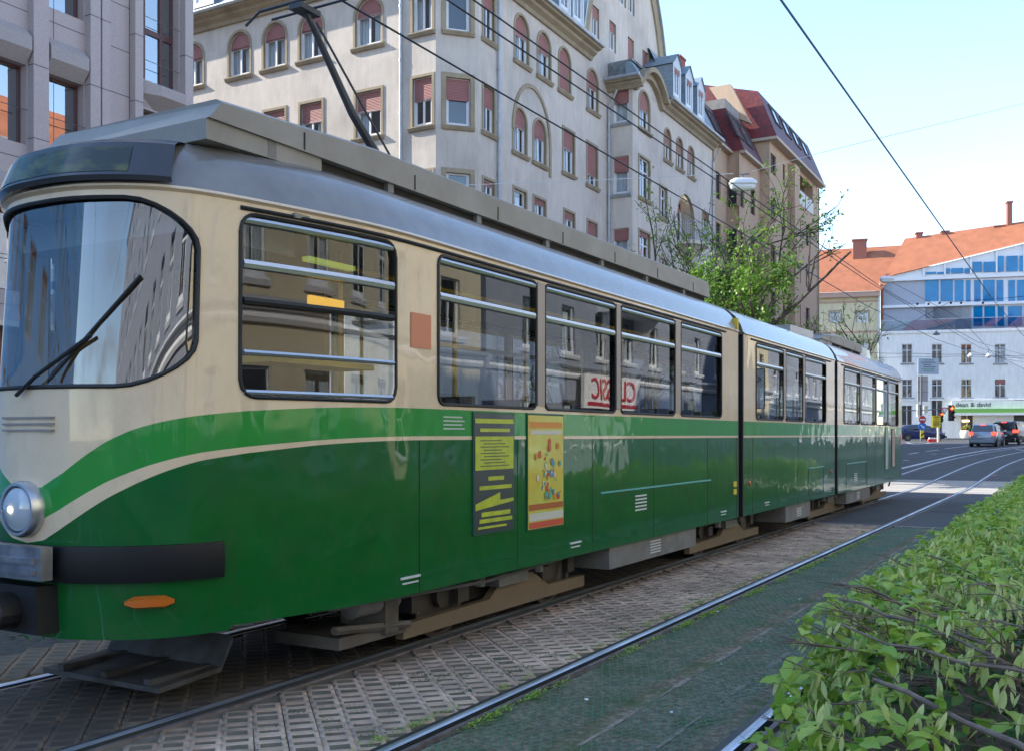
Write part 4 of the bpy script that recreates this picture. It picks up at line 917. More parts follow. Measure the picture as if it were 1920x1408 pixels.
# side face of the wing (towards the camera)
FW = Frame(FS(XS, 0, 0)[:2], (FF(0, 0, 0)-FS(XS, 0, 0))[:2]); a, b = cw(.66, .80)
build_facade(A, FW, 0, 1.25, 0, 18.1, [(a, b, 16.25, 17.9, False, .42, 2, 'single'), (a, b, 12.9, 14.7, False, .40, 2, 'single'), (a, b, 9.45, 11.3, False, .3, 2, 'single'), (a, b, 5.95, 7.8, False, .3, 2, 'single')], P_grey, 'wing_side', sill=M_zinc, st=.05)
g = MB(); g.quad(FF(xw, 0, 0), FF(xw, 3, 0), FF(xw, 3, 18.1), FF(xw, 0, 18.1)); part('wing_end', g, P_grey, A)
# cornices and gutters
def cornice(fr, x0, x1, z, mt, par, out_=.62, hh=.5, nm='cornice', m2=None):
    pr = [(0, z-hh), (-.10, z-hh), (-.16, z-hh*.72), (-out_*.55, z-hh*.5), (-out_*.62, z-hh*.3), (-out_*.92, z-.1), (-out_, z-.02), (-out_, z), (0, z+.02)]
    g = MB(); g.loft([[fr(x, p[0], p[1]) for p in pr] for x in (x0, x1)]); o = part(nm, g, mt, par)
    g = MB(); g.tube([fr(x0, -out_-.05, z+.05), fr(x1, -out_-.05, z+.05)], .085, 8); part('gutter', g, M_zinc, par); return o
cornice(FB, 10, OX+.4, 19.15, P_ochre, A); cornice(FCs, -.3, LC+.3, 19.15, P_ochre, A); cornice(FS, 0, XE, 19.15, P_ochre, A)
cornice(FW, -.1, 1.25+.55, 18.2, P_ochre, A, .5, .42); xk = FF.x(1237)
arcx0, arcx1 = FF.x(1190), FF.x(1236)
Pc = [(-.1, 18.05), (arcx0-.3, 18.05)]+[(arcx0+(arcx1-arcx0)*k/14, 18.05+.95*sin(pi*k/14)**.8) for k in range(15)]+[(arcx1+.3, 18.05)]
ribbon(FF, Pc, .22, -.5, .05, P_ochre, 'curved_cornice', A); ribbon(FF, [(p[0], p[1]-.28) for p in Pc], .28, -.22, .05, P_ochre, 'curved_cornice', A)
g = MB(); K = 20
for k in range(K): xa = arcx0+(arcx1-arcx0)*k/K; xb = arcx0+(arcx1-arcx0)*(k+1)/K; h1 = .95*sin(pi*k/K)**.8; h2 = .95*sin(pi*(k+1)/K)**.8 if k+1 < K else 0; g.quad(FF(xa, 0, 18.05), FF(xb, 0, 18.05), FF(xb, 0, 18.1+h2), FF(xa, 0, 18.1+h1))
part('arch_infill', g, P_grey, A)
cornice(FF, arcx1+.2, xw+.1, 18.3, P_ochre, A, .6, .45)
# bay roof parapet
g = MB(); g.box(.0, FF.x(1226), .1, 1.2, 18.2, 19.2, fr=FF); g.box(-.08, FF.x(1228), 0, .1, 19.1, 19.22, fr=FF)
part('parapet', g, mat('stained_concrete', (.22, .25, .27), .8, c2=(.06, .07, .08), sc=1.6, lo=.4, hi=.62), A)
g = MB(); g.loft([[FF(x, -.45, 18.3), FF(x, -.05, 18.95), FF(x, .2, 18.95), FF(x, .2, 18.3)] for x in (-.35, arcx0-.1)]); part('bay_roof', g, M_slate, A)
# balcony
g = MB(); K = 12; ar_ = [( (ba+bb_)/2-1.35*cos(pi*k/K), -1.15*sin(pi*k/K)) for k in range(K+1)]
rings = [[FF(x, y, z) for x, y in ar_] for z in (11.55, 11.75)]
g.loft(rings, close=True); g.lathe(FF((ba+bb_)/2, -.1, 10.7), (0, 0, 1), [(.05, 0), (.35, .3), (.95, .85)], 16); bo = part('balcony', g, P_grey, A)
g = MB(); g.tube([FF(x, y, 12.7) for x, y in ar_], .025, 5)
for k in range(37): t = pi*k/36; g.tube([FF((ba+bb_)/2-1.33*cos(t), -1.13*sin(t), 11.75), FF((ba+bb_)/2-1.33*cos(t), -1.13*sin(t), 12.7)], .012, 4)
part('railing', g, M_zinc, bo)
# downpipes
for fr, x, y, z1 in ((FB, xs_-.02, -.16, 19.1), (FS, FS.x(932), -.1, 19.1), (FS, XS-.15, -.12, 17.8), (FF, xw-.1, -.1, 17.9)):
    g = MB(); g.tube([fr(x, y, .2), fr(x, y, z1-.8), fr(x, y-.4, z1)], .06, 8); [g.tube([fr(x, y, z), fr(x, y, z+.08)], .075, 8) for z in np.arange(1.5, z1-1, 2.0)]; part('downpipe', g, M_zinc, A)
# roofs
g = MB()
def slope(fr, x0, x1, z0, z1, d, y0=-.4): g.quad(fr(x0, y0, z0), fr(x1, y0, z0), fr(x1, y0+d, z1), fr(x0, y0+d, z1))
slope(FB, 8, OX+.3, 19.2, 23, 2.2); slope(FCs, -.2, LC+.2, 19.2, 23, 2.2); slope(FS, -.1, gl+1.0, 19.2, 23, 2.2); slope(FF, FF.x(1256.5), xw+.15, 18.35, 21.6, 1.55)
g.quad(FF(xw+.15, -.4, 18.35), FF(xw+.15, 4, 18.35), FF(xw+.15, 4, 21.6), FF(xw+.15, 1.15, 21.6)); g.quad(FF(FF.x(1256.5), 1.15, 21.6), FF(xw+.15, 1.15, 21.6), FF(xw+.15, 7, 23.2), FF(FF.x(1256.5), 7, 23.2))
Z = 23; g.poly([FB(8, 1.8, Z), FB(OX-1.0, 1.8, Z), FS(1.2, 1.8, Z), FS(gl+1, 1.8, Z), FS(gl+1, 14, Z+1), FB(8, 18, Z+1)]); part('roof', g, M_slate, A)
g = MB(); g.poly([FB(8, 0, 0), FB(8, 18, 0), FB(8, 18, 22), FB(8, 0, 19.2)]); g.quad(FF(xw+.1, 12, 0), FB(8, 18, 0), FB(8, 18, 23), FF(xw+.1, 12, 23)); g.quad(FF(xw, 2, 0), FF(xw, 12, 0), FF(xw, 12, 23), FF(xw, 2, 20)); part('rear_wall', g, P_grey, A)
def dormer(par, fr, xc_, z0, y0=-.25, w=.86, h=1.75, dep=2.2):
    g = MB(); a = w/2+.16
    P = [(-a, z0), (-a, z0+h), (-a-.08, z0+h+.05), (0, z0+h+.62), (a+.08, z0+h+.05), (a, z0+h), (a, z0)]
    wall(g, fr, xc_-a, xc_+a, z0, z0+h, [(xc_-w/2, xc_+w/2, z0+.2, z0+h-.12, False)], .1, y=y0)
    g.poly([fr(xc_+p[0], y0, p[1]) for p in P[1:6]]); 
    for s_ in (-1, 1):
        q = [fr(xc_+s_*a, y0, z0), fr(xc_+s_*a, y0+dep, z0), fr(xc_+s_*a, y0+dep, z0+h), fr(xc_+s_*a, y0, z0+h)]; g.quad(*(q if s_ > 0 else q[::-1]), 1)
        g.quad(fr(xc_+s_*(a+.1), y0-.08, z0+h), fr(xc_+s_*(a+.1), y0+dep, z0+h), fr(xc_, y0+dep, z0+h+.66), fr(xc_, y0-.08, z0+h+.66), 1)
    do = part('dormer', g, [mat('dormer_white', (.5, .55, .6), .6), M_slate], par)
    put_window(par, fr, xc_-w/2, xc_+w/2, z0+.2, z0+h-.12, False, .15, .1, 'house', 1, y=y0, name='dormer_window')
for p in (1261, 1284, 1306): dormer(A, FF, FF.x(p), 18.75)
for x in (FS.x(1050), FS.x(1075)): dormer(A, FS, x, 19.6)
for p in (390, 470, 560): dormer(A, FB, FB.x(p), 19.6)
# ---------------------------------------------------------------- tan house with red mansard
T_tan = plaster('tan_render', (.46, .33, .235), (.40, .285, .20), .3, .5, .8)
M_redroof = mat('red_shingle', (.20, .022, .022), .55, c2=(.085, .018, .025), sc=4.5, det=2, lo=.42, hi=.58, stretch=(1, 1.6, 2.6), bump=.2)
M_conc = mat('grey_concrete', (.30, .29, .28), .85, c2=(.20, .195, .19), sc=2)
B = thing('tan_house', (-18, 63, 0), 'tan rendered house with dark red shingled mansard and skylights', 'building')
F1 = Frame(FF(xw, .15, 0)[:2], SD)                # recessed first part
z1_ = 18.55; st0 = F1.x(1365)
o = []
for z, z2 in ((15.4, 17.0), (12.4, 14.0), (9.4, 11.0), (6.4, 8.0), (3.4, 5.0)): a, b = cw(F1.x(1347), .9); o.append((a, b, z, z2, False, 0, 1, 'dark'))
build_facade(B, F1, 0, st0, 0, z1_, o, T_tan, 'wall', style='dark')
F2 = Frame(F1(st0, -.75, 0)[:2], SD); e2 = F2.x(1425)
g = MB(); g.quad(F1(st0, 0, 0), F2(0, 0, 0), F2(0, 0, z1_), F1(st0, 0, z1_)); part('wall', g, T_tan, B)
o = []
for z, z2 in ((15.3, 16.9), (12.3, 13.9), (9.3, 10.9), (6.3, 7.9), (3.3, 4.9)):
    for p in (1391, 1412): a, b = cw(F2.x(p), 1.1); o.append((a, b, z, z2, False, 0, (0, 1)[p == 1391], 'dark'))
build_facade(B, F2, 0, e2, 0, z1_, o, T_tan, 'wall', style='dark')
P3 = F2(e2, 0, 0); F3 = Frame(F2(e2, -.62, 0)[:2], SD); L3 = F3.x(1533)
zt = 20.35
g = MB(); g.quad(F3(0, 8, 0), F3(0, 0, 0), F3(0, 0, zt), F3(0, 8, zt)); part('side_wall', g, T_tan, B)
lo0, lo1 = F3.x(1487.5), F3.x(1524)
o = []
for z, z2 in ((18.3, 19.6), (15.3, 16.8), (12.3, 13.8), (9.3, 10.8), (6.3, 7.8), (3.3, 4.8)):
    a, b = cw(F3.x(1450), 1.35); o.append((a, b, z, z2, False, 0, 3, 'dark')); a, b = cw(F3.x(1470), .62); o.append((a, b, z-.2, z2, False, 0, 0, 'dark'))
    if z < 17:
        for p in (1498, 1514.5): a, b = cw(F3.x(p), 1.2); o.append((a, b, z, z2, False, 0, 1, 'dark'))
g = MB(); wall(g, F3, 0, L3, 0, zt, [s[:5] for s in o]+[(lo0, lo1, 17.85, 19.95, False)])
g.box(lo0, lo1, 2.2, 2.25, 17.7, 20.2, fr=F3); g.box(lo0-.1, lo0-.005, .16, 2.2, 17.7, 20.2, fr=F3); g.box(lo1+.005, lo1+.1, .16, 2.2, 17.7, 20.2, fr=F3); g.box(lo0, lo1, .16, 2.2, 17.75, 17.84, fr=F3); g.box(lo0, lo1, .16, 2.2, 19.96, 20.0, fr=F3)
g.box(F3.x(1478), F3.x(1487.5), -.45, 0, 0, 19.9, fr=F3); g.quad(F3(L3, 0, 0), F3(L3, 9, 0), F3(L3, 9, zt), F3(L3, 0, zt))
part('wall', g, T_tan, B)
for s in o: put_window(B, F3, *s[:4], False, 0, curt=s[6], style='dark')
g = MB(); g.box(lo0+.02, lo1-.02, -.05, .03, 17.85, 18.85, fr=F3); part('balcony_panel', g, mat('pale_panel', (.50, .47, .46), .6), B)
g = MB(); g.box(-.3, L3+.3, -.55, .0, zt-.08, zt+.1, fr=F3); g.box(-.3, .0, .0, 4, zt-.08, zt+.1, fr=F3); g.box(-.1, e2+.05, -.35, 0, z1_-.08, z1_+.08, fr=F2); g.box(-.05, st0, -.35, 0, z1_-.07, z1_+.07, fr=F1); part('eave_board', g, mat('eave_tan', (.40, .32, .24), .7), B)
M_purp = mat('dark_shingle', (.075, .03, .045), .6, c2=(.10, .045, .06), sc=5, stretch=(1, 1, 3), bump=.2)
g = MB(); g.quad(F3(-.2, -.5, zt+.1), F3(L3+.2, -.5, zt+.1), F3(L3-.1, .7, 23.5), F3(-.1, .7, 23.5)); g.quad(F3(-.1, .7, 23.5), F3(L3-.1, .7, 23.5), F3(L3-.1, 6, 25), F3(-.1, 6, 25))
g.quad(F2(-.1, -.3, z1_+.08), F2(e2, -.3, z1_+.08), F2(e2, .85, 21.3), F2(-.1, .85, 21.3)); g.quad(F1(0, -.3, z1_+.08), F1(st0, -.3, z1_+.08), F1(st0, .95, 21.3), F1(0, .95, 21.3)); part('mansard', g, M_purp, B)
CL = []; g = MB(); g.poly([F3(-.15, -.5, zt+.1), F3(-.15, .7, 23.5), F3(-.15, 6, 25), F3(-.15, 12, 25.6), F3(-.15, 12, zt)]); part('gable_cladding', g, M_redroof, B); g = MB(); g.poly([F2(-.15, -.3, z1_+.08), F2(-.15, .85, 21.3), F2(-.15, 2.2, 21.3), F2(-.15, 2.2, z1_)]); part('gable_cladding', g, M_redroof, B); g = MB(); g.quad(F3(L3-.1, -.5, zt+.1), F3(L3+.1, 6, 20), F3(L3-.1, 6, 25), F3(L3-.1, .7, 23.5)); part('gable_cladding', g, M_redroof, B)
g = MB(); g.box(.2, e2-.5, 1.0, 5, 21.3, 22.0, fr=F2); g.box(-.5, 3.2, 1.3, 5, 21.3, 22.5, fr=F1); part('roof_terrace', g, M_conc, B)
g = MB(); g.prism([F3(-1.2, 2.4, 22.0), F3(-1.2, .9, 21.2), F3(-1.2, 2.2, 23.9), F3(-1.2, 3.6, 23.9)], F3.D*.5); part('roof_fin', g, T_tan, B)
def skylight(fr, x, w, y0, z0, y1, z1, ta, tb):
    P = lambda xx, t, o: fr(xx, y0+(y1-y0)*t-o*.9, z0+(z1-z0)*t+o*.35); g = MB()
    for xa, xb, sa, sb in ((x, x+.1, ta, tb), (x+w-.1, x+w, ta, tb), (x+.1, x+w-.1, ta, ta+.04), (x+.1, x+w-.1, tb-.04, tb)): g.prism([P(xa, sa, 0), P(xb, sa, 0), P(xb, sb, 0), P(xa, sb, 0)], P(0, 0, .1)-P(0, 0, 0))
    so = part('skylight', g, mat('dark_window_frame', (.06, .045, .045), .45), B)
    g = MB(); g.quad(P(x+.08, ta+.03, .05), P(x+w-.08, ta+.03, .05), P(x+w-.08, tb-.03, .05), P(x+.08, tb-.03, .05)); part('pane', g, mat('skylight_glass', (.45, .55, .62), .05, .85), so)
for k, x in enumerate((1.6, 4.4, 7.2, 10.0)): skylight(F3, x, 1.6, -.5, zt+.1, .7, 23.5, .45, .88)
for x in (F2.x(1382), F2.x(1400)): skylight(F2, x, 1.5, -.3, z1_+.08, .85, 21.3, .28, .85)
skylight(F1, F1.x(1341), 1.3, -.3, z1_+.08, .95, 21.3, .25, .8)
g = MB(); g.tube([F3(L3-.15, -.1, .2), F3(L3-.15, -.1, zt-.2)], .06, 6); g.tube([F1(.3, -.1, .2), F1(.3, -.1, z1_)], .06, 6); part('downpipe', g, P_ochre, B)
g = MB(); c = F1(1.5, 2.6, 0); g.box(c.x-.45, c.x+.45, c.y-.45, c.y+.45, 21, 24.0); g.box(c.x-.5, c.x+.5, c.y-.5, c.y+.5, 24.0, 24.12); part('chimney', g, mat('chimney_red', (.28, .07, .055), .8, c2=(.2, .05, .045), sc=6), B)
g = MB(); g.quad(F3(-.15, 12, 0), F3(L3, 12, 0), F3(L3, 12, 25), F3(-.15, 12, 25)); part('rear_wall', g, T_tan, B)
# ---------------------------------------------------------------- granite office block, left
P_gran = mat('pink_granite', (.48, .405, .38), .45, c2=(.38, .32, .305), sc=40, det=3, spec=.4, bump=.05)
E = thing('granite_block', (-23, 0, 0), 'granite clad office block with brown framed windows at the left edge', 'building')
FE = Frame((-21.9, 16.2), SD); XR = FE.x(352); 
G_lo, G_hi = FE.x(-40)-1.3, XR
bays = [(FE.x(83), FE.x(157)), (FE.x(-40), FE.x(50))]
d_ = bays[0][0]-bays[1][0]

bx0, bx1 = FE.x(259), FE.x(335)
op = []; wins = []
for s0_ in (4.95, 8.46, 11.97, 15.48, 18.99):
    for a, b in bays: op.append((a, b, s0_, s0_+1.9, False))
for z0_, z1_ in ((7.6, 10.3), (11.1, 16.0), (16.9, 21.5)): op.append((bx0, bx1, z0_, z1_, False))
g = MB(); wall(g, FE, G_lo, G_hi, 4.2, 23.5, op, .30)
ends = FE(XR, 0, 0); g.quad(FE(XR, 0, 0), FE(XR, 26, 0), FE(XR, 26, 23.5), FE(XR, 0, 23.5)); g.quad(FE(G_lo, 26, 0), FE(G_lo, 0, 0), FE(G_lo, 0, 23.5), FE(G_lo, 26, 23.5)); g.quad(FE(G_lo, 0, 23.5), FE(XR, 0, 23.5), FE(XR, 26, 23.5), FE(G_lo, 26, 23.5)); g.quad(FE(G_lo, 26, 0), FE(XR, 26, 0), FE(XR, 26, 23.5), FE(G_lo, 26, 23.5))
part('wall', g, P_gran, E)
for a, b, z0_, z1_, _ in op:
    if a == bx0: 
        w = put_window(E, FE, a, b, z0_, z1_, False, 0, .3, 'brown', 0); g = MB(); ww = b-a
        for xx in (a+ww*.27, a+ww*.70): g.box(xx-.05, xx+.05, .22, .3, z0_+.05, z1_-.05, fr=FE)
        g.box(a+.05, b-.05, .225, .31, z0_+1.35, z0_+1.5, fr=FE); part('mullion', g, mat('brown_window_frame', (.10, .04, .035), .4), E)
    else: put_window(E, FE, a, b, z0_, z1_, False, 0, .3, 'brown', 0)
g = MB(); pil = []
for i, (a, b) in enumerate(bays):
    pil.append((b+.02, b+.02+.62)); 
pil = [(FE.x(50)+.03, FE.x(83)-.03), (FE.x(157)+.03, FE.x(178)), (FE.x(181), FE.x(197)), (FE.x(243), FE.x(258)), (FE.x(337), XR-.0)]+[(bays[k][1]+.04, bays[k-1][0]-.04) for k in range(2, len(bays))]
for a, b in pil: g.box(a, b, -.22, 0, 4.2, 23.6, fr=FE)
part('pilaster', g, P_gran, E)
M_hood = mat('hood_granite', (.40, .35, .33), .5, c2=(.31, .27, .25), sc=30)
for s0_ in (4.95, 8.46, 11.97, 15.48):
    for a, b in bays: g = MB(); g.loft([[FE(x, 0, s0_+2.75), FE(x, -.02, s0_+2.75), FE(x, -.24, s0_+2.5), FE(x, -.24, s0_+2.2), FE(x, -.02, s0_+1.92), FE(x, 0, s0_+1.92)] for x in (a+.02, b-.02)], 0); part('window_hood', g, M_hood, E)
for z_ in (10.35, 16.05): g = MB(); g.loft([[FE(x, 0, z_+.7), FE(x, -.35*k, z_+.6), FE(x, -.35*k, z_+.32), FE(x, 0, z_)] for x, k in ((bx0, .2), (bx0+.5, 1), (bx1-.05, 1))], 0); part('window_hood', g, M_hood, E)
g = MB()     # open joints between slabs
for z in np.arange(4.6, 23.4, 1.17): g.box(G_lo, XR, -.004, 0, z, z+.018, fr=FE)
for a, b in pil:
    for z in np.arange(5.1, 23.4, 1.75): g.box(a-.003, b+.003, -.224, -.0, z, z+.018, fr=FE)
for x in [FE.x(p) for p in (100, 198, 242)]: g.box(x, x+.015, -.005, 0, 4.2, 23.4, fr=FE)
part('slab_joint', g, mat('joint_dark', (.10, .085, .08), .8), E)
g = MB(); g.box(G_lo, XR, -.30, 0, 4.08, 4.2, fr=FE); part('ledge', g, mat('cream_ledge', (.6, .53, .44), .6), E)
g = MB()
for k in range(3):
    x = XR-.5-k*2.6; g.box(x-.5, x, -.08, .4, 0, 4.08, fr=FE)
g.box(G_lo, XR, .35, .4, 0, 4.08, fr=FE); part('shop_front', g, mat('dark_red_shopfront', (.16, .035, .028), .4, c2=(.09, .03, .025), sc=2), E)
# ---------------------------------------------------------------- far houses closing the street
M_wht = plaster('white_render', (.78, .78, .76), (.72, .72, .71), .2, .5, .8)
M_yelw = plaster('cream_render', (.60, .54, .36), (.52, .47, .32), .2, .5, .8)
M_tile = mat('orange_tile_roof', (.36, .125, .058), .8, c2=(.25, .09, .042), sc=1.1, lo=.4, hi=.75, det=8)
FD = (.971, .2385); FG = Frame((-8.6, 108.1), FD)
xL, xR, zB = FG.x(1650), FG.x(2300), 1.15
D = thing('white_shop_house', (0, 110, zB), 'long white house with a green striped shop fascia and blue glazed attic', 'building')
def zz(px, py, off=0): return FG.z(px, py, off)
o = []
for p in (1701, 1757, 1812, 1875.5, 1939, 2003, 2067, 2131):
    a, b = cw(FG.x(p), .98)
    q = min(p, 1900)
    o.append((a, b, zz(q, 681), zz(q, 645.5), False, 0, {1875.5: 1}.get(p, 0), 'cross')); o.append((a, b, zz(q, 745.5), zz(q, 711), False, .22 if p == 1875.5 else 0, 0, 'cross'))
zp = zz(1780, 621)
sh = [(FG.x(1690), FG.x(1711), zB, 5.0-.5, False), (FG.x(1746), FG.x(1768), zB, 5.0, False), (FG.x(1801), FG.x(1826), zB+.1, 5.1, False), (FG.x(1900), FG.x(1990), zB+.1, 5.0, False)]
g = MB(); wall(g, FG, xL, xR, 0, zp, [s[:5] for s in o]+sh, .2); g.quad(FG(xL, 8, 0), FG(xL, 0, 0), FG(xL, 0, zp+5), FG(xL, 8, zp+5)); part('wall', g, M_wht, D)
for s in o: put_window(D, FG, *s[:4], False, s[5], .2, s[7], s[6], sill=M_zinc, sd=.12)
M_shop = mat('shop_interior', (.05, .045, .04), .3, c2=(.30, .24, .18), sc=1.2, lo=.5, hi=.8)
for a, b, z0_, z1_, _ in sh:
    g = MB(); g.box(a, b, .35, .4, z0_, z1_, fr=FG); so = part('shop_window', g, M_shop, D)
    g = MB(); [g.box(x-.04, x+.04, .15, .22, z0_, z1_, fr=FG) for x in (a+.04, (a+b)/2, b-.04)]; part('shop_frame', g, M_frm, so)
g = MB(); g.box(FG.x(1805), FG.x(1818), .25, .3, zz(1810, 790), zz(1810, 787), fr=FG); part('shop_light', g, mat('warm_tube', (1, .8, .4), .5, emit=(1, .7, .25), estr=3), D)
g = MB(); g.box(xL-.05, xR, -.12, 0, zp-.15, zp+.12, fr=FG); g.box(xL, xR, -.09, 0, zz(1780, 748.5)-.1, zz(1780, 748.5)+.08, fr=FG); part('string_course', g, M_wht, D)
gy0, gy1 = zz(1850, 774), zz(1850, 766)
xg = FG.x(1783)
g = MB(); g.box(xg, xR, -.9, -.05, gy0, gy1, fr=FG); part('green_fascia', g, mat('fascia_green', (.20, .44, .10), .5), D)
g = MB(); g.box(xg, xR, -.95, -.0, gy0-.22, gy0, fr=FG); g.box(xg, xR, -.35, -.0, gy1, zz(1850, 751), fr=FG); part('canopy', g, M_wht, D)
def text(s, size, fr, x, z, y, mt, par=None, depth=.02, name='lettering', align='LEFT', flip=False, bold=0):
    cu = bpy.data.curves.new('t', 'FONT'); cu.body = s; cu.size = size; cu.extrude = depth; cu.align_x = align; cu.offset = bold
    ob = bpy.data.objects.new('t', cu); S.collection.objects.link(ob); dg = bpy.context.evaluated_depsgraph_get(); me = bpy.data.meshes.new_from_object(ob.evaluated_get(dg)); bpy.data.objects.remove(ob); me.name = name
    M = Matrix([[fr.D.x, 0, fr.N.x*-1, 0], [fr.D.y, 0, fr.N.y*-1, 0], [0, 1, 0, 0], [0, 0, 0, 1]])
    me.transform(M); me.materials.clear(); me.materials.append(mt)
    return link(name, me, par, fr(x, y, z)-(WP(par) if par else Vector()))
tsz = .95; to = text('dean & david', tsz, FG, FG.x(1790.5), zz(1820, 762.5), -.38, mat('dark_lettering', (.05, .06, .07), .5), D, bold=.008)
wlen = to.dimensions; kx = (FG.x(1856)-FG.x(1790.5))/max(.1, sqrt(wlen.x**2+wlen.y**2)); to.scale = (kx, kx, kx)
# attic floor set back behind glass, under the slanting white gable frame
M_bpan = mat('grey_panel', (.36, .39, .46), .5, c2=(.31, .34, .41), sc=3, stretch=(6, 6, .3)); M_wfr = mat('attic_white', (.70, .72, .75), .5)
M_bgl = mat('blue_glass', (.0, .13, .33), .08, .0, spec=.4, coat=.15, c2=(.0, .21, .46), sc=.5)
z600, z540, z515 = zz(1700, 600), zz(1700, 572, .8), zz(1700, 515, .8)
g = MB(); g.box(xL+.4, FG.x(1735, .8), .8, .9, zp, zz(1700, 528, .8), 0, fr=FG); g.box(FG.x(1735, .8), FG.x(1822, .8), .82, .9, zp, zz(1700, 574, .8), 0, fr=FG); part('attic_panel', g, M_bpan, D)
rf0, rf1 = (FG.x(1668), zz(1668, 517)), (FG.x(1925), zz(1900, 462)+.35)
def eave(x): return rf0[1]+(rf1[1]-rf0[1])*(x-rf0[0])/(rf1[0]-rf0[0])
g = MB()
for za, zb in ((zz(1750, 575.5, .6), zz(1750, 570.5, .6)), (zz(1750, 525, .6), zz(1750, 516.5, .6))): g.box(xL+.3, xR, .45, .8, za, zb, fr=FG)
g.poly([FG(rf0[0]-1, .5, zz(1750, 520, .6)), FG(xR, .5, zz(1750, 520, .6)), FG(xR, .5, eave(xR)-.05), FG(rf0[0], .5, eave(rf0[0])-.05)]); part('attic_frame', g, M_wfr, D)
g = MB(); f_ = MB()
def pane_row(pxs, ya, yb, y):
    for a, b in pxs: g.box(FG.x(a, y), FG.x(b, y), y-.06, y, zz(min(a, 1900), yb, y), zz(min(a, 1900), ya, y), fr=FG)
pane_row([(1735, 1760), (1763.5, 1786.5), (1790, 1806.5), (1811, 1819.5), (1826.5, 1838.5), (1843, 1865), (1868.5, 1881), (1890.5, 1903), (1907, 1935), (1940, 1965), (1970, 1995)], 526, 566, .8)
pane_row([(1825, 1842), (1845.5, 1866), (1870.5, 1882.5), (1890, 1916), (1920, 1945), (1950, 1980)], 575, 612, .8)
pane_row([(1736, 1755), (1757, 1770)], 511, 515, .42); pane_row([(1774, 1781), (1784, 1806), (1809, 1818)], 504, 513.5, .42); pane_row([(1824, 1841), (1844.5, 1865.5)], 492, 511, .42); pane_row([(1871, 1882), (1887, 1908), (1912, 1938), (1942, 1970)], 481, 510, .42)
part('attic_window', g, M_bgl, D)
f_.box(FG.x(1735, .85), xR, .82, .86, zp, zz(1750, 526, .8), fr=FG); part('attic_wall', f_, M_wfr, D)
g = MB(); [g.box(FG.x(p, .4)-.08, FG.x(p, .4)+.08, .3, .42, zz(1750, 518, .6), eave(FG.x(p))-.05, fr=FG) for p in (1732, 1771.5, 1820.5, 1868.5, 1920)]; part('attic_post', g, M_wfr, D)
g = MB(); g.box(xL+.05, xR, -.05, -.03, zp+.1, zz(1700, 601), fr=FG); part('glass_railing', g, glass('rail_glass', (.72, .78, .84), 1.5), D)
g = MB(); g.box(xL+.05, xR, -.08, 0, zz(1700, 601), zz(1700, 601)+.06, fr=FG); part('rail_top', g, M_zinc, D)
rid0 = FG.x(1697, 5.5); zr0, zr1 = zz(1697, 448, 5.5), zz(1900, 436, 5.5)
xr2 = xR
zr = lambda x: zr0+(zr1-zr0)*(x-rid0)/(FG.x(1900, 5.5)-rid0)
g = MB(); g.quad(FG(rf0[0]-.6, .2, eave(rf0[0]-.6)), FG(xr2, .2, eave(xr2)), FG(xr2, 5.5, max(zr(xr2), eave(xr2)+1)), FG(rid0, 5.5, zr0)); g.box(rf0[0], xr2, 12, 12.1, 2, zr0-2, fr=FG); part('roof', g, M_tile, D)
M_chim = mat('chimney_brick', (.27, .10, .075), .85)
for p, h_, w_ in ((1723.5, .8, .6), (1772, .8, .7), (1873, 1.0, 1.0), (1892.5, 3.4, .45)): g = MB(); x = FG.x(p, 5.5); z_ = zr(x)-.7; g.box(x-w_/2, x+w_/2, 5.2, 6.0, z_, z_+h_+.3, fr=FG); g.box(x-w_/2-.08, x+w_/2+.08, 5.12, 6.08, z_+h_+.3, z_+h_+.42, fr=FG); part('chimney', g, M_chim, D)
Y_ = thing('cream_house', (-18, 104, zB), 'cream coloured house with an orange tiled roof and a red brick chimney', 'building')
xl2 = FG.x(1500); zc = zz(1600, 549); o = []
for p in (1515, 1566, 1617.5):
    for ya, yb in ((585, 604.5), (640, 668), (702, 730), (765, 795)): a, b = cw(FG.x(p), 1.02); o.append((a, b, zz(p, yb), zz(p, ya), False, 0, 2 if p == 1617 else 1, 'house'))
build_facade(Y_, FG, xl2, xL-.02, 0, zc, o, M_yelw, 'wall', sur=mat('cream_trim', (.34, .27, .2), .8), st=.16)
g = MB(); g.box(xl2, xL-.02, -.5, 0, zc-.5, zc, fr=FG); g.box(xl2, xL-.02, -.07, 0, zz(1600, 565)-.15, zz(1600, 565), fr=FG); g.box(xl2, xL-.02, -.07, 0, zz(1600, 622)-.12, zz(1600, 622)+.05, fr=FG); part('cornice', g, mat('cornice_pinkish', (.42, .28, .22), .8), Y_)
g = MB(); zrr = zz(1560, 462, 6); g.poly([FG(xl2, -.6, zc), FG(xL, -.6, zc), FG(FG.x(1690, 6)+1.6, 6, zz(1690, 455, 6)-.3), FG(xl2, 6, zrr-.4)]); part('roof', g, M_tile, Y_)
g = MB(); x = FG.x(1612, 4.5); z_ = zz(1612, 471, 4.5); g.box(x-.68, x+.68, 4.2, 5.2, z_-1.0, zz(1612, 452, 4.5), fr=FG); g.box(x-.78, x+.78, 4.1, 5.3, zz(1612, 452, 4.5), zz(1612, 452, 4.5)+.12, fr=FG); part('chimney', g, M_chim, Y_)
g = MB(); g.tube([FG(xL-.15, -.15, 1.2), FG(xL-.15, -.15, zc)], .07, 6); part('downpipe', g, M_zinc, Y_)
g = MB(); g.box(FG.x(1600), xR, -3.2, 0, 0, 1.28, fr=FG); link('far_pavement', mesh_of('far_pavement', g, A_pave), kind='structure')
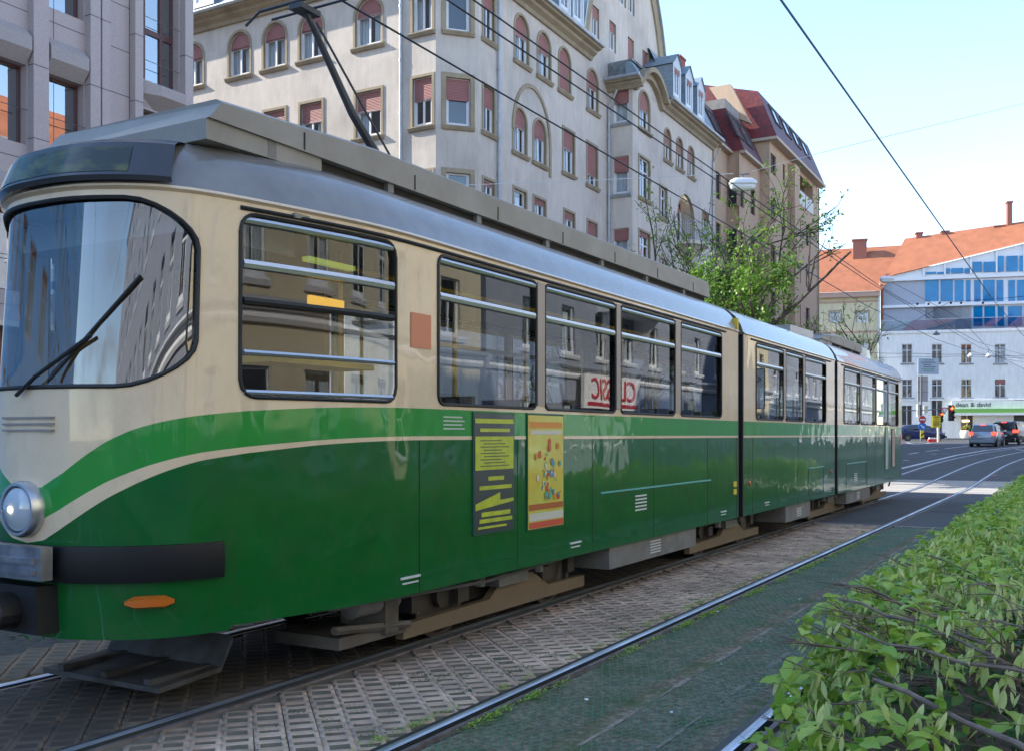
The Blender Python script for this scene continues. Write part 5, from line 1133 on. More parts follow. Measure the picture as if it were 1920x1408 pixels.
# ---------------------------------------------------------------- houses on the camera's side of the street (seen in the tram's glass, and they light the street)
O_w = plaster('opposite_plaster', (.27, .30, .36), (.22, .25, .31), .3); O_c = plaster('opposite_cream', (.55, .50, .36), (.5, .45, .33), .3)
def opposite(y0, y1, x, h, wm, label, balcony=None, storey=3.5):
    fr = Frame((x, y1), (0, -1)); o = thing('opposite_house', (x, (y0+y1)/2, .1), label, 'building'); n = int((y1-y0)/2.9); ops = []
    for s in range(int(h/storey)):
        for k in range(n):
            c = 1.45+k*2.9+.2; z = .12+s*storey+(1.0 if s else .9)
            if s == 0: ops.append((c-.7, c+.7, z, z+1.9, False))
            else: ops.append((c-.55, c+.55, z, z+1.8, False))
    g = MB(); wall(g, fr, 0, y1-y0, 0, h, ops); g.box(0, y1-y0, 10, 10.1, 0, h, fr=fr); g.box(-.02, 0, 0, 10, 0, h, fr=fr); g.box(y1-y0, y1-y0+.02, 0, 10, 0, h, fr=fr); part('wall', g, wm, o)
    wmesh = {}
    for a in ops: put_window(o, fr, *a[:4], False, 0, curt=1 if (a[0]*7+a[2]) % 3 > 1 else 0, style='house', sill=M_wfr)
    cornice(fr, 0, y1-y0, h, M_wfr, o); cornice(fr, 0, y1-y0, 4.1, M_wfr, o, .25, .35, nm='string_course')
    g = MB(); g.quad(fr(0, -.4, h), fr(y1-y0, -.4, h), fr(y1-y0, 5, h+4.5), fr(0, 5, h+4.5)); g.quad(fr(0, 10, h), fr(0, 5, h+4.5), fr(y1-y0, 5, h+4.5), fr(y1-y0, 10, h)); part('roof', g, M_tile, o)
    return o, fr
o1, f1 = opposite(28, 56, 9.0, 18.3, O_w, 'grey plaster house across the street, mirrored in the tram windows')
o2, f2 = opposite(2, 27.6, 9.0, 11.2, O_c, 'cream house behind the hedge, beside the camera')
o4, f4 = opposite(56.4, 61.5, 9.0, 14.2, O_c, 'narrow cream house at the far corner across the street')
o5, f5 = opposite(64, 112, 11.5, 15.2, O_w, 'grey house beyond the crossing on the camera side, outside the view')
o3, f3 = opposite(-36, 1.6, 9.0, 14.5, O_w, 'tall grey house behind the camera position')
M_sg = mat('sign_white', (.75, .75, .75), .4); M_rd = mat('sign_red', (.45, .03, .05), .4)
def shopsign(y, z, w, h, lines, lb):
    t = thing('shop_sign', (8.6, y, z), lb, 'sign'); g = MB(); fr = Frame((8.6, y+w/2), (0, -1)); g.box(0, w, 0, .12, z, z+h, fr=fr); b = part('board', g, M_sg, t)
    for s, sz, zo, mt in lines: text(s, sz, fr, w/2, z+zo, -.02, mt, b, align='CENTER')
    return t, fr
t_, fr_ = shopsign(37.3, 2.6, 5.5, 1.35, [('CLASSIC', 1.2, .38, M_rd)], 'white shop sign reading CLASSIC in red capitals')
g = MB(); g.box(.3, 5.2, -.03, 0, 2.70, 2.84, fr=fr_); part('underline', g, M_rd, t_)
# projecting sign further along
t2 = thing('hanging_sign', (8.0, 52, 3.2), 'framed projecting sign reading CLASSIC above KUNST', 'sign'); fr2 = Frame((6.6, 52), (1, 0)); g = MB(); g.box(0, 2.2, 0, .1, 3.0, 5.0, fr=fr2); b2 = part('board', g, M_sg, t2)
mdk = mat('sign_dark', (.05, .05, .06), .5); text('CLASSIC', .5, fr2, 1.1, 4.3, -.01, mdk, b2, align='CENTER'); text('KUNST', .5, fr2, 1.1, 3.4, -.01, mdk, b2, align='CENTER')
g = MB(); g.box(0, 2.2, -.02, .12, 2.95, 3.0, fr=fr2); g.box(0, 2.2, -.02, .12, 5.0, 5.05, fr=fr2); g.box(-.05, 0, -.02, .12, 2.95, 5.05, fr=fr2); g.box(2.2, 2.4, -.02, .12, 2.95, 5.05, fr=fr2); part('frame', g, mdk, t2)
# balcony on the grey house
g = MB(); g.box(14.8, 19.4, -1.3, 0, 6.5, 6.75, fr=f1); g.box(14.8, 19.4, -1.3, -1.15, 7.6, 7.75, fr=f1); ba_ = part('balcony', g, M_wfr, o1)
g = MB()
for k in range(19): g.lathe(f1(14.95+.24*k, -1.22, 6.75), (0, 0, 1), [(.05, 0), (.09, .22), (.035, .45), (.035, .7), (.06, .85)], 8)
part('baluster', g, M_wfr, ba_); g = MB(); [g.prism([f1(x, 0, 6.5), f1(x, -1.1, 6.5), f1(x, 0, 5.4)], f1.D*.2) for x in (15.2, 18.8)]; part('bracket', g, M_wfr, ba_)

# pale blue house on the left behind the camera (mirrored in the windscreen)
PB = thing('blue_house', (-20, -20, 0), 'pale blue house on the left behind the camera, mirrored in the windscreen', 'building'); FP = Frame((-20.5, -48), (0, 1)); ops = [(c-.8, c+.8, z, z+2.2, False) for c in np.arange(2, 56, 3.4) for z in (1.2, 4.9, 8.6, 12.3, 16)]
g = MB(); wall(g, FP, 0, 57.5, 0, 21, ops); g.quad(FP(57.5, 0, 0), FP(57.5, 9, 0), FP(57.5, 9, 21), FP(57.5, 0, 21)); g.quad(FP(0, 0, 21), FP(57.5, 0, 21), FP(57.5, 9, 23.5), FP(0, 9, 23.5)); g.quad(FP(0, 9, 0), FP(57.5, 9, 0), FP(57.5, 9, 23.5), FP(0, 9, 23.5)); part('wall', g, mat('pale_blue_render', (.30, .62, .95), .8), PB)
for a in ops: put_window(PB, FP, *a[:4], False, 0, curt=1)
# ================================================================ hedge, trees, plants
def leafmat(name, c, c2, tr=.35):
    m = bpy.data.materials.new(name); m.use_nodes = True; nt = m.node_tree; P = nt.nodes['Principled BSDF']; L = nt.links.new
    P.inputs['Roughness'].default_value = .42; P.inputs['Specular IOR Level'].default_value = .45
    ge = N(nt, 'ShaderNodeNewGeometry'); x = N(nt, 'ShaderNodeMixRGB'); x.inputs[1].default_value = (*c, 1); x.inputs[2].default_value = (*c2, 1)
    L(ge.outputs['Random Per Island'], x.inputs[0]); L(x.outputs[0], P.inputs['Base Color'])
    t = N(nt, 'ShaderNodeBsdfTranslucent'); hs = N(nt, 'ShaderNodeHueSaturation', i_Value=1.25); L(x.outputs[0], hs.inputs['Color']); L(hs.outputs[0], t.inputs[0])
    mx = N(nt, 'ShaderNodeMixShader'); mx.inputs[0].default_value = tr; o = nt.nodes['Material Output']; L(P.outputs[0], mx.inputs[1]); L(t.outputs[0], mx.inputs[2]); L(mx.outputs[0], o.inputs[0]); return m
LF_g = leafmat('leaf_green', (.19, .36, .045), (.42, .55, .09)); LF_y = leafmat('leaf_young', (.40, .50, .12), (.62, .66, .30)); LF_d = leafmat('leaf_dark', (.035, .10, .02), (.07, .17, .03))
LF_t = leafmat('tree_leaf', (.16, .29, .04), (.28, .42, .07)); LF_t2 = leafmat('tree_leaf_dense', (.09, .20, .028), (.20, .33, .05))
M_bark = mat('bark', (.10, .075, .06), .85, c2=(.055, .042, .036), sc=12, bump=.4); M_twig = mat('twig', (.17, .115, .085), .7, c2=(.10, .07, .055), sc=9); M_twg = mat('twig_grey', (.24, .18, .145), .7, c2=(.14, .10, .08), sc=14)
# leaf templates: n x 2 quads folded along the midrib
def leaf_tpl(seg, fold=.35, droop=.25):
    V = []; F = []
    prof = {1: [1, 1], 2: [.15, 1, .12], 4: [.12, .78, 1, .72, .04], 6: [.1, .62, .93, 1, .86, .5, .03]}[seg]
    for i, w in enumerate(prof):
        t = i/seg; z = -droop*t*t
        rip = .035*(1 if i % 2 else -1) if seg > 3 else 0
        V += [(t, -w*.5, z+fold*w*.5+rip), (t, 0, z), (t, w*.5, z+fold*w*.5+rip)]
    for i in range(seg): a = i*3; F += [(a, a+3, a+4, a+1), (a+1, a+4, a+5, a+2)]
    return np.array(V, float), np.array(F, int)
def leaves(P, D, U, Ln, Wd, tpl):     # positions, directions, up hints, lengths, widths
    V, F = tpl; P = np.asarray(P, float); D = np.asarray(D, float); U = np.asarray(U, float)
    D = D/np.linalg.norm(D, axis=1, keepdims=True); R = np.cross(D, U); R /= np.maximum(np.linalg.norm(R, axis=1, keepdims=True), 1e-6); Z = np.cross(R, D)
    Vx = P[:, None]+D[:, None]*(V[None, :, :1]*Ln[:, None, None])+R[:, None]*(V[None, :, 1:2]*Wd[:, None, None])+Z[:, None]*(V[None, :, 2:]*Wd[:, None, None])
    Fx = F[None]+(np.arange(len(P))*len(V))[:, None, None]; return Vx.reshape(-1, 3), Fx.reshape(-1, 4)
def join(parts):
    V = []; F = []; M = []; b = 0
    for v, f, m in parts: V.append(v); F.append(f+b); M += [m]*len(f); b += len(v)
    return np.concatenate(V), np.concatenate(F), M
HX0, HX1 = -1.02, 1.35
def htop(y): return .84 if y > 4.4 else max(.30, .84-(4.4-y)*.34)
def hleft(y): return HX0 + (0 if y > 3 else 0)
rg = np.random.default_rng(11)
def hedge_pts(n, y0, y1, face):
    y = rg.uniform(y0, y1, n)
    if face == 'top':
        x = rg.uniform(HX0-.05, HX1, n); z = np.array([htop(v) for v in y])+rg.normal(0, .035, n)+.05*np.sin(x*5+y*3)*np.sin(y*4.1); z -= np.abs(rg.normal(0, .06, n))
        z -= np.maximum(0, (HX0+.16-x))*.9
    elif face == 'side': x = HX0-.02+np.abs(rg.normal(0, .07, n)); z = np.array([rg.uniform(.10, htop(v)) for v in y])
    else: x = rg.uniform(HX0+.05, HX1, n); z = np.array([rg.uniform(.15, htop(v)-.05) for v in y])
    return np.stack([x, y, z], 1)
parts = []
def clusters(n, y0, y1, face, tpl, k, L0, L1, young):
    C = hedge_pts(n, y0, y1, face)
    if y0 < 5: C = C[(rg.random(len(C)) > .62*(np.sin(C[:, 0]*7.1+C[:, 1]*4.3)*np.sin(C[:, 1]*6.7-C[:, 0]*3.1) > .25)) & (rg.random(len(C)) > .75*((C[:, 1] < 3.5) & (C[:, 0] > -.15)))]; n = len(C)
    for m, sel in ((1, rg.random(n) < young), (0, None)):
        c = C[sel] if m else C[~sel_y]
        if m: sel_y = sel
        if not len(c): continue
        kk = k
        c = np.repeat(c, kk, 0); q = len(c)
        th = rg.uniform(0, 2*pi, q); el = rg.normal(-.22 if not m else -1.2, .38 if not m else .2, q)
        D = np.stack([np.cos(th)*np.cos(el), np.sin(th)*np.cos(el), np.sin(el)], 1)+np.array([-.35 if face == 'side' else -.1, -.15, 0])
        U = np.stack([rg.normal(0, .35, q), rg.normal(0, .35, q), np.ones(q)], 1)
        Ln = rg.uniform(L0, L1, q)*(.8 if m else 1); Wd = Ln*rg.uniform(.48, .64, q)*(.5 if m else 1)
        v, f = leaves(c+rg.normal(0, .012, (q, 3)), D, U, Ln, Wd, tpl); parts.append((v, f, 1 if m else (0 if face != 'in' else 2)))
T6, T4, T2, T1 = leaf_tpl(6), leaf_tpl(4), leaf_tpl(2), leaf_tpl(1)
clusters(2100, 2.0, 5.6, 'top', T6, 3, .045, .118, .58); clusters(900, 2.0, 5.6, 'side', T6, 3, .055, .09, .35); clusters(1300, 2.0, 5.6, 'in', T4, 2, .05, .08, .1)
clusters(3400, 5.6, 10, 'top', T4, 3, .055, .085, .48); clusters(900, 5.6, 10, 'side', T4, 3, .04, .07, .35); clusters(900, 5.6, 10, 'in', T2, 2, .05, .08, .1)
clusters(6500, 10, 17, 'top', T2, 3, .05, .085, .25); clusters(1500, 10, 17, 'side', T2, 3, .05, .08, .2)
clusters(5000, 17, 30, 'top', T2, 3, .07, .11, .15); clusters(1600, 17, 30, 'side', T2, 3, .07, .11, .15)
hd = thing('hedge', (.15, 12, 0), 'clipped hornbeam hedge with fresh pale leaves along the right of the tracks', 'hedge')
V, F_, M_ = join(parts); V = V-np.array([.15, 12, 0]); link('foliage', np_mesh('foliage', V, F_, [LF_g, LF_y, LF_d], M_, smooth=True), hd)
g = MB(); r3 = random.Random(21)
def twig(p, d, ln, r, m, dep=0, zmax=None):
    p = Vector(p); d = Vector(d).normalized(); P = [p]; n = 5
    for k in range(n):
        d = (d+Vector((r3.uniform(-.22, .22), r3.uniform(-.22, .22), r3.uniform(-.14, .14)))).normalized(); p = p+d*ln/n
        if zmax and p.z > zmax: p.z = zmax; d.z = min(d.z, 0)
        P.append(p.copy())
    g.tube(P, r, 6 if r > .005 else 4, m, rs=[r*(1-.55*k/n) for k in range(n+1)])
    if dep > 0:
        for k in range(3):
            q = P[r3.randint(1, n-1)]; a = r3.uniform(.5, 1.0)*r3.choice([-1, 1]); dd = Vector((d.x*cos(a)-d.y*sin(a), d.x*sin(a)+d.y*cos(a), d.z+r3.uniform(-.1, .35))); twig(q, dd, ln*.55, r*.6, m, dep-1, zmax)
for k in range(300):
    y = r3.uniform(2.2, 6.5); x = r3.uniform(-.98, 1.1); th = r3.uniform(1.9, 4.6) if r3.random() < .7 else r3.uniform(0, 6.28)
    twig((x, y, htop(y)-r3.uniform(-.01, .12)), (cos(th), sin(th), r3.uniform(-.15, .35)), r3.uniform(.12, .34), r3.uniform(.0022, .0048), 0 if r3.random() < .75 else 1, 1 if y < 4.5 else 0, htop(y)+.05)
y = 2.0
while y < 11:
    near = y < 5.6
    for k in range(3):
        x = r3.uniform(-.6, 1.2); zt = htop(y)
        th = r3.uniform(2.0, 4.4) if r3.random() < .75 else r3.uniform(0, 6.28); z0 = r3.uniform(.25, zt-.04)
        twig((x, y, z0), (cos(th), sin(th)*.7, r3.uniform(-.05, .35)), r3.uniform(.25, .5), r3.uniform(.004, .010) if near else .005, 0 if r3.random() < .7 else 1, 2 if near else 1, zt+.05)
    y += .085 if near else .16
for y in np.arange(2.1, 28, .30):
    for k in range(2):
        x = r3.uniform(-.6, .9); P = [Vector((x, y, 0)), Vector((x+r3.uniform(-.1, .1), y+r3.uniform(-.1, .1), .3)), Vector((x+r3.uniform(-.3, .3), y+r3.uniform(-.2, .2), htop(y)-.12))]; g.tube(P, .02, 6, 0, rs=[.024, .018, .01])
for (x0, y0, z0), (x1, y1, z1), r in (((-.25, 4.3, .74), (-1.05, 4.7, .84), .010), ((.1, 3.5, .52), (-.72, 3.95, .66), .014), ((-.2, 2.95, .40), (-.92, 3.35, .52), .017), ((.9, 3.2, .50), (.1, 3.0, .45), .013), ((-.1, 4.0, .72), (-.85, 4.15, .80), .008)):
    a, b = Vector((x0, y0, z0)), Vector((x1, y1, z1)); P = [a.lerp(b, t)+Vector((r3.uniform(-.03, .03), r3.uniform(-.03, .03), r3.uniform(-.025, .025))) for t in (0, .2, .4, .6, .8, 1)]; g.tube(P, r, 8, 1, rs=[r, r*.92, r*.85, r*.75, r*.7, r*.62])
part('branch', g, [M_twig, M_twg], hd, smooth=True)
# soil bed under the hedge
g = MB(); g.box(-.98, 1.4, -2, 30, -.05, .02); link('hedge_bed', mesh_of('hedge_bed', g, A_soil), kind='structure')
# low creeping plants beyond the far rail
n = 6000; c = np.stack([rg.uniform(-10.5, -6.78, n), rg.uniform(1, 18, n), rg.uniform(.0, .22, n)], 1); c[:, 2] *= np.clip((-6.7-c[:, 0])*3, .2, 1)
D = rg.normal(0, 1, (n, 3)); D[:, 2] = rg.normal(.1, .3, n); v, f = leaves(c, D, np.tile([0, 0, 1.], (n, 1))+rg.normal(0, .3, (n, 3)), rg.uniform(.04, .08, n), rg.uniform(.03, .05, n), T2)
o = link('ground_cover', np_mesh('ground_cover', v, f, LF_d)); o['label'] = 'low creeping green plants on the verge left of the tram track'; o['category'] = 'plants'; o['kind'] = 'stuff'
# moss and weeds along the rail and in the paver cells
def weeds(n, fx, fy, s0, s1, hgt=.02):
    c = np.stack([fx(n), fy(n), rg.uniform(0, hgt, n)], 1); th = rg.uniform(0, 2*pi, n); D = np.stack([np.cos(th), np.sin(th), rg.uniform(.1, 1.0, n)], 1); return leaves(c, D, np.tile([0, 0, 1.], (n, 1))+rg.normal(0, .2, (n, 3)), rg.uniform(s0, s1, n), rg.uniform(s0*.4, s1*.45, n), T2)
def clumpy(lo, hi, k, sd):
    cs = rg.uniform(lo, hi, k); return lambda n: np.clip(cs[rg.integers(0, k, n)]+rg.normal(0, sd, n), lo, hi)
pp = []
cy = rg.uniform(2.2, 17, 80); idx = rg.integers(0, 80, 3200); pp.append((*weeds(3200, lambda n: -2.915+np.abs(rg.normal(0, .03, n)), lambda n: cy[idx]+rg.normal(0, .07, n), .012, .035), 0))
cy2 = rg.uniform(3, 17, 60); idx2 = rg.integers(0, 60, 1500); pp.append((*weeds(1500, lambda n: -3.14-np.abs(rg.normal(0, .03, n)), lambda n: cy2[idx2]+rg.normal(0, .06, n), .01, .03), 0))
cc = np.stack([rg.uniform(-3.9, -3.15, 260), rg.uniform(2, 18, 260)], 1); ii = rg.integers(0, 260, 5200); pp.append((*weeds(5200, lambda n: cc[ii, 0]+rg.normal(0, .035, n), lambda n: cc[ii, 1]+rg.normal(0, .035, n), .008, .022, .006), 1))
cc2 = np.stack([rg.uniform(-2.85, -1.0, 50), rg.uniform(2.5, 17, 50)], 1); jj = rg.integers(0, 50, 4200); pp.append((*weeds(4200, lambda n: cc2[jj, 0]+rg.normal(0, .07, n), lambda n: cc2[jj, 1]+rg.normal(0, .10, n), .006, .018, .006), 1))
V, F_, M_ = join(pp); o = link('weeds', np_mesh('weeds', V, F_, [LF_g, LF_d], M_)); o['label'] = 'moss and small weeds along the polished rail and in the paver cells'; o['category'] = 'weeds'; o['kind'] = 'stuff'
# small pale litter
g = MB()
for k in range(26):
    x, y = r3.uniform(-2.9, -1.0), r3.uniform(3.5, 17); s = r3.uniform(.006, .016); g.poly([(x+s*cos(a)*r3.uniform(.6, 1.2), y+s*sin(a)*r3.uniform(.6, 1.2), .018+r3.uniform(0, .01)) for a in np.arange(0, 6.2, 1.05)])
o = link('litter', mesh_of('litter', g, M_sg)); o['label'] = 'scattered white paper scraps and petals on the wire netting'; o['category'] = 'litter'; o['kind'] = 'stuff'
# ---- trees
def tree(x, y, h, seed, label, nleaf, cr, lm, stems=3, spread=.33, ls=(.09, .16), lean_=(0, 0), dens2=None, rmax=9):
    R = random.Random(seed); t = thing('street_tree', (x, y, gz(y)+.1), label, 'tree', 'street trees beyond the tram'); g = MB(); tips = []
    def br(p, d, ln, r, dep):
        P = [p.copy()]; n = 5; rs = [r]
        for k in range(n):
            d = (d+Vector((R.uniform(-.16, .16), R.uniform(-.16, .16), R.uniform(-.05, .12)))).normalized(); p = p+d*ln/n; P.append(p.copy()); rs.append(max(.008, r*(1-.5*(k+1)/n)))
            if sqrt((p.x-x)**2+(p.y-y)**2) > rmax*R.uniform(.8, 1.05) and k > 0: break
            if dep <= 1: tips.append((p.copy(), dep))
        g.tube(P, r, 7 if r > .04 else 4, 0, rs=rs)
        n = len(P)-1
        if dep > 0 and n == 5:
            for k in range(R.choice([3, 3, 4])):
                q = P[R.randint(2, n)]; a = R.uniform(0, 2*pi); s = R.uniform(.45, .95); e = d.orthogonal().normalized(); e2 = d.cross(e)
                dd = (d+(e*cos(a)+e2*sin(a))*s+Vector((0, 0, .12))).normalized(); br(q, dd, ln*R.uniform(.55, .78), r*.55, dep-1)
    b = Vector((x, y, gz(y)))
    for k in range(stems):
        a = 2*pi*k/stems+R.uniform(-.5, .5); d = Vector((cos(a)*spread+lean_[0], sin(a)*spread+lean_[1], 1)).normalized(); br(b+Vector((cos(a)*.08, sin(a)*.08, 0)), d, h*.46, .13*h/10, 4)
    part('trunk', g, M_bark, t, smooth=True)
    tp = np.array([tuple(p) for p, d_ in tips]); zmax = tp[:, 2].max(); sc_ = 1
    wgt = np.ones(len(tp)); 
    if dens2 is not None: wgt = np.array([dens2(*p) for p in tp]); 
    wgt = wgt/wgt.sum(); C = tp[rg.choice(len(tp), nleaf//4, p=wgt)]+rg.normal(0, .10, (nleaf//4, 3)); c = np.repeat(C, 4, 0)+rg.normal(0, .07, (len(C)*4, 3)); q = len(c)
    D = rg.normal(0, 1, (q, 3)); D[:, 2] = rg.normal(-.35, .4, q); v, f = leaves(c, D, np.tile([0, 0, 1.], (q, 1))+rg.normal(0, .5, (q, 3)), rg.uniform(*ls, q), rg.uniform(ls[0]*.6, ls[1]*.65, q), T2)
    v = v-np.array(t.location); link('crown', np_mesh('crown', v, f, lm), t); return t
def at(px, X): r = ray(px); d = X/r[0]; return X, r[1]*d
dn = lambda cx, cy, zlim: (lambda x, y, z: (1.0 if z < zlim else .22)*(1.6 if x > cx else .6))
x, y = at(1352, -11); tree(x, y, 10.4, 4, 'large leafy street tree between the tram and the tan house', 13000, 4, LF_t2, 4, .38, (.10, .16), (.0, .0), dn(x-.3, y, 7.2), 4.1)
x, y = at(1305, -12.2); tree(x, y, 10.0, 9, 'thin sparse tree left of the large leafy one, before the loggia', 2400, 3, LF_t, 3, .32, (.09, .15), (0, 0), None, 3.4)
x, y = at(1118, -12.0); tree(x, y, 7.0, 12, 'small sparse tree whose twigs rise above the long roof box', 2300, 3, LF_t, 3, .38, (.07, .12))
x, y = at(1440, -11.6); tree(x, y, 5.8, 31, 'bushy tree right of the large one, in front of the tan house corner', 9000, 3, LF_t2, 4, .30, (.10, .16), (.03, 0), None, 3.6)
x, y = at(1560, -10.6); tree(x, y, 7.6, 17, 'nearly bare tree in front of the cream house', 900, 3, LF_t, 3, .30, (.10, .16), (0, 0), None, 2.6)
# planter with flowers by the shop
# ================================================================ cars
M_tyre = mat('tyre', (.02, .02, .02), .8); M_rim = mat('rim', (.45, .46, .48), .35, .8); M_cg = mat('car_glass', (.012, .016, .02), .05, spec=.9, coat=1)
M_tl = mat('tail_lamp_on', (.6, .02, .02), .3, emit=(1, .06, .03), estr=1.0); M_plate = mat('number_plate', (.62, .62, .62), .5); M_blk = mat('black_trim', (.015, .015, .016), .5)
def car(name, loc, rz, pnt, label, L_=4.0, Wd=1.7, Hh=1.5, kind='hatch', brake=True, group=None, front=False):
    """local: x forward, y left, z up; origin at the middle of the footprint"""
    root = link(name, None, None, loc, rz, label=label, category='car'); 
    if group: root['group'] = group
    h = L_/2; w = Wd/2; s = Hh/1.5
    if kind == 'suv': prof = [(-h, .42), (-h-.02, .80), (-h+.03, .98), (-h+.22, 1.42*s), (-h+.45, 1.49*s), (0, 1.5*s), (h*.30, 1.44*s), (h*.58, 1.02*s), (h*.90, .90*s), (h, .72), (h, .40)]
    elif kind == 'hatch': prof = [(-h, .40), (-h-.03, .72), (-h+.06, .96), (-h+.34, 1.40*s), (-h+.6, 1.48*s), (-.1, 1.5*s), (h*.25, 1.43*s), (h*.60, 1.0*s), (h*.90, .84*s), (h, .66), (h, .36)]
    else: prof = [(-h, .42), (-h-.02, .75), (-h+.10, .98), (-h+.65, 1.33*s), (-h+1.2, 1.46*s), (0, 1.48*s), (h*.28, 1.38*s), (h*.62, .98*s), (h*.90, .80*s), (h, .62), (h, .36)]
    def half(z):
        if z < .5: return w*(.93+.07*(z-.3)/.2)
        if z < .95: return w
        return w*(1-.24*((z-.95)/(Hh-.95))**1.15)
    def yx(x): return 1-.10*max(0, (abs(x)-h*.72)/(h*.28))**2
    g = MB(); rings = []
    # horizontal slices: body built from front/back profile by height
    def xr_(z):   # x-range of the silhouette at height z
        xs = []
        for p, q in zip(prof, prof[1:]):
            if (p[1]-z)*(q[1]-z) <= 0 and abs(p[1]-q[1]) > 1e-6: xs.append(p[0]+(q[0]-p[0])*(z-p[1])/(q[1]-p[1]))
        return (min(xs), max(xs)) if xs else (0, 0)
    zl = [.22, .30, .42, .55, .68, .80, .92, .985]+[1.0+(Hh-1.0)*t for t in (.12, .3, .5, .7, .84, .93, .975)]
    K = 24
    for z in zl:
        a, b = xr_(max(z, .43)) if z > .36 else (-h+.12, h-.12)
        hw = half(z); ring = []
        for k in range(K):
            t = 2*pi*k/K; c, s_ = cos(t), sin(t); e = .28 if z < 1 else .34
            X = (a+b)/2+(b-a)/2*math.copysign(abs(c)**e, c); Y = hw*yx(X)*math.copysign(abs(s_)**e, s_); ring.append((X, Y, z))
        rings.append(ring)
    g.loft(rings)
    body = link('body', mesh_of('body', g, pnt, smooth=True), root)
    # glasshouse: slices slightly proud of the body
    zb, zt = (1.0, Hh*.93)
    def side_glass(x0, x1):
        for sy in (1, -1):
            q = MB(); n = 5
            for k in range(n):
                za = zb+(zt-zb)*k/n; zc = zb+(zt-zb)*(k+1)/n; ra, rb = xr_(za), xr_(zc); lo_a, hi_a = max(x0, ra[0]+.20), min(x1, ra[1]-.18); lo_b, hi_b = max(x0, rb[0]+.20), min(x1, rb[1]-.18)
                if hi_a <= lo_a or hi_b <= lo_b: continue
                v = [(lo_a, sy*(half(za)*1.0+.012), za), (hi_a, sy*(half(za)+.012), za), (hi_b, sy*(half(zc)+.012), zc), (lo_b, sy*(half(zc)+.012), zc)]; q.quad(*(v if sy < 0 else v[::-1]))
            link('side_window', mesh_of('side_window', q, M_cg), root)
    side_glass(-h+.30, -.08); side_glass(-.0, h*.62)
    for sgn in (-1, 1):
        q = MB(); n = 5; z0, z1 = zb+.02, Hh*.935
        for k in range(n):
            za = z0+(z1-z0)*k/n; zc = z0+(z1-z0)*(k+1)/n; i = 0 if sgn < 0 else 1; xa, xb = xr_(za)[i]+sgn*.014, xr_(zc)[i]+sgn*.014
            wa, wb = half(za)*.80, half(zc)*.80; v = [(xa, -wa, za), (xa, wa, za), (xb, wb, zc), (xb, -wb, zc)]; q.quad(*(v if sgn > 0 else v[::-1]))
        link('rear_window' if sgn < 0 else 'windscreen', mesh_of('screen', q, M_cg), root)
    for sx in (-1, 1):
        for sy in (-1, 1):
            q = MB(); q.lathe((0, 0, 0), (0, sy, 0), [(.20, -.16), (.30, -.15), (.315, -.05), (.30, .0), (.22, .01)], 24); wo = link('wheel', mesh_of('wheel', q, M_tyre, smooth=True), root, (sx*h*.62, sy*(w-.01), .31))
            q = MB(); q.lathe((0, 0, 0), (0, sy, 0), [(.205, 0), (.205, .014), (.15, .004), (.05, .012), (.01, .012)], 20); link('rim', mesh_of('rim', q, M_rim, smooth=True), wo)
            q = MB(); q.lathe((sx*h*.62, sy*(w*.985), .33), (0, sy, 0), [(.37, -.1), (.37, .006)], 24); link('wheel_arch', mesh_of('wheel_arch', q, M_blk), root)
    q = MB(); q.box(-h-.06, -h+.1, -w*.86, w*.86, .30, .50); q.box(h-.1, h+.04, -w*.82, w*.82, .26, .44); link('bumper', mesh_of('bumper', q, pnt), root); q = MB(); q.box(-h-.02, h*.9, -w*.86, w*.86, .18, .27); link('underbody', mesh_of('underbody', q, M_blk), root)
    for sy in (-1, 1):
        q = MB(); z0 = .78 if kind != 'suv' else .86; q.loft([[(-h-.035, sy*w*.70, z), (-h+.02, sy*w*.93, z), (-h+.22, sy*(w+.005), z), (-h+.2, sy*w*.6, z)] for z in (z0, z0+.20)]); link('tail_light', mesh_of('tail_light', q, M_tl if brake else mat('tail_lamp_off', (.35, .01, .01), .2)), root)
        q = MB(); q.loft([[(h+.01, sy*w*.62, z), (h-.10, sy*w*.93, z), (h-.40, sy*(w+.0), z+.05), (h-.3, sy*w*.5, z)] for z in (.62, .76)]); link('headlight', mesh_of('headlight', q, M_lens), root)
        q = MB(); q.loft([[(h*.40, sy*(w+.02), .98), (h*.40+.16, sy*(w+.02), 1.0), (h*.40+.14, sy*(w+.20), 1.02), (h*.40+.02, sy*(w+.20), 1.02)], [(h*.40, sy*(w+.02), 1.12), (h*.40+.16, sy*(w+.02), 1.1), (h*.40+.14, sy*(w+.18), 1.14), (h*.40+.02, sy*(w+.18), 1.14)]]); link('mirror', mesh_of('mirror', q, pnt), root)
        q = MB(); [q.box(x, x+.16, sy*w*1.005-.008, sy*w*1.005+.008, .86, .885) for x in (-.7, .25)]; link('door_handle', mesh_of('door_handle', q, M_rim), root)
    if brake:
        q = MB(); x = xr_(Hh*.94)[0]; q.box(x-.05, x+.02, -.16, .16, Hh*.925, Hh*.945+.015); link('brake_light', mesh_of('brake_light', q, M_tl), root)
    q = MB(); q.box(-h-.05, -h-.035, -.26, .26, .60, .71); link('number_plate', mesh_of('number_plate', q, M_plate), root)
    return root
C_sil = mat('silver_blue_paint', (.30, .36, .44), .3, .35, coat=1); C_blk = mat('dark_brown_paint', (.022, .017, .019), .25, .2, coat=1); C_blu = mat('blue_paint', (.012, .03, .14), .25, .2, coat=1)
def place(px, py): return gp(px, py)
x, y, z = place(1841, 837.5); car('hatchback_car', (x+.17, y+1.9, z), radians(85), C_sil, 'silver blue hatchback waiting with its brake lights on', 3.8, 1.68, 1.52, 'hatch')
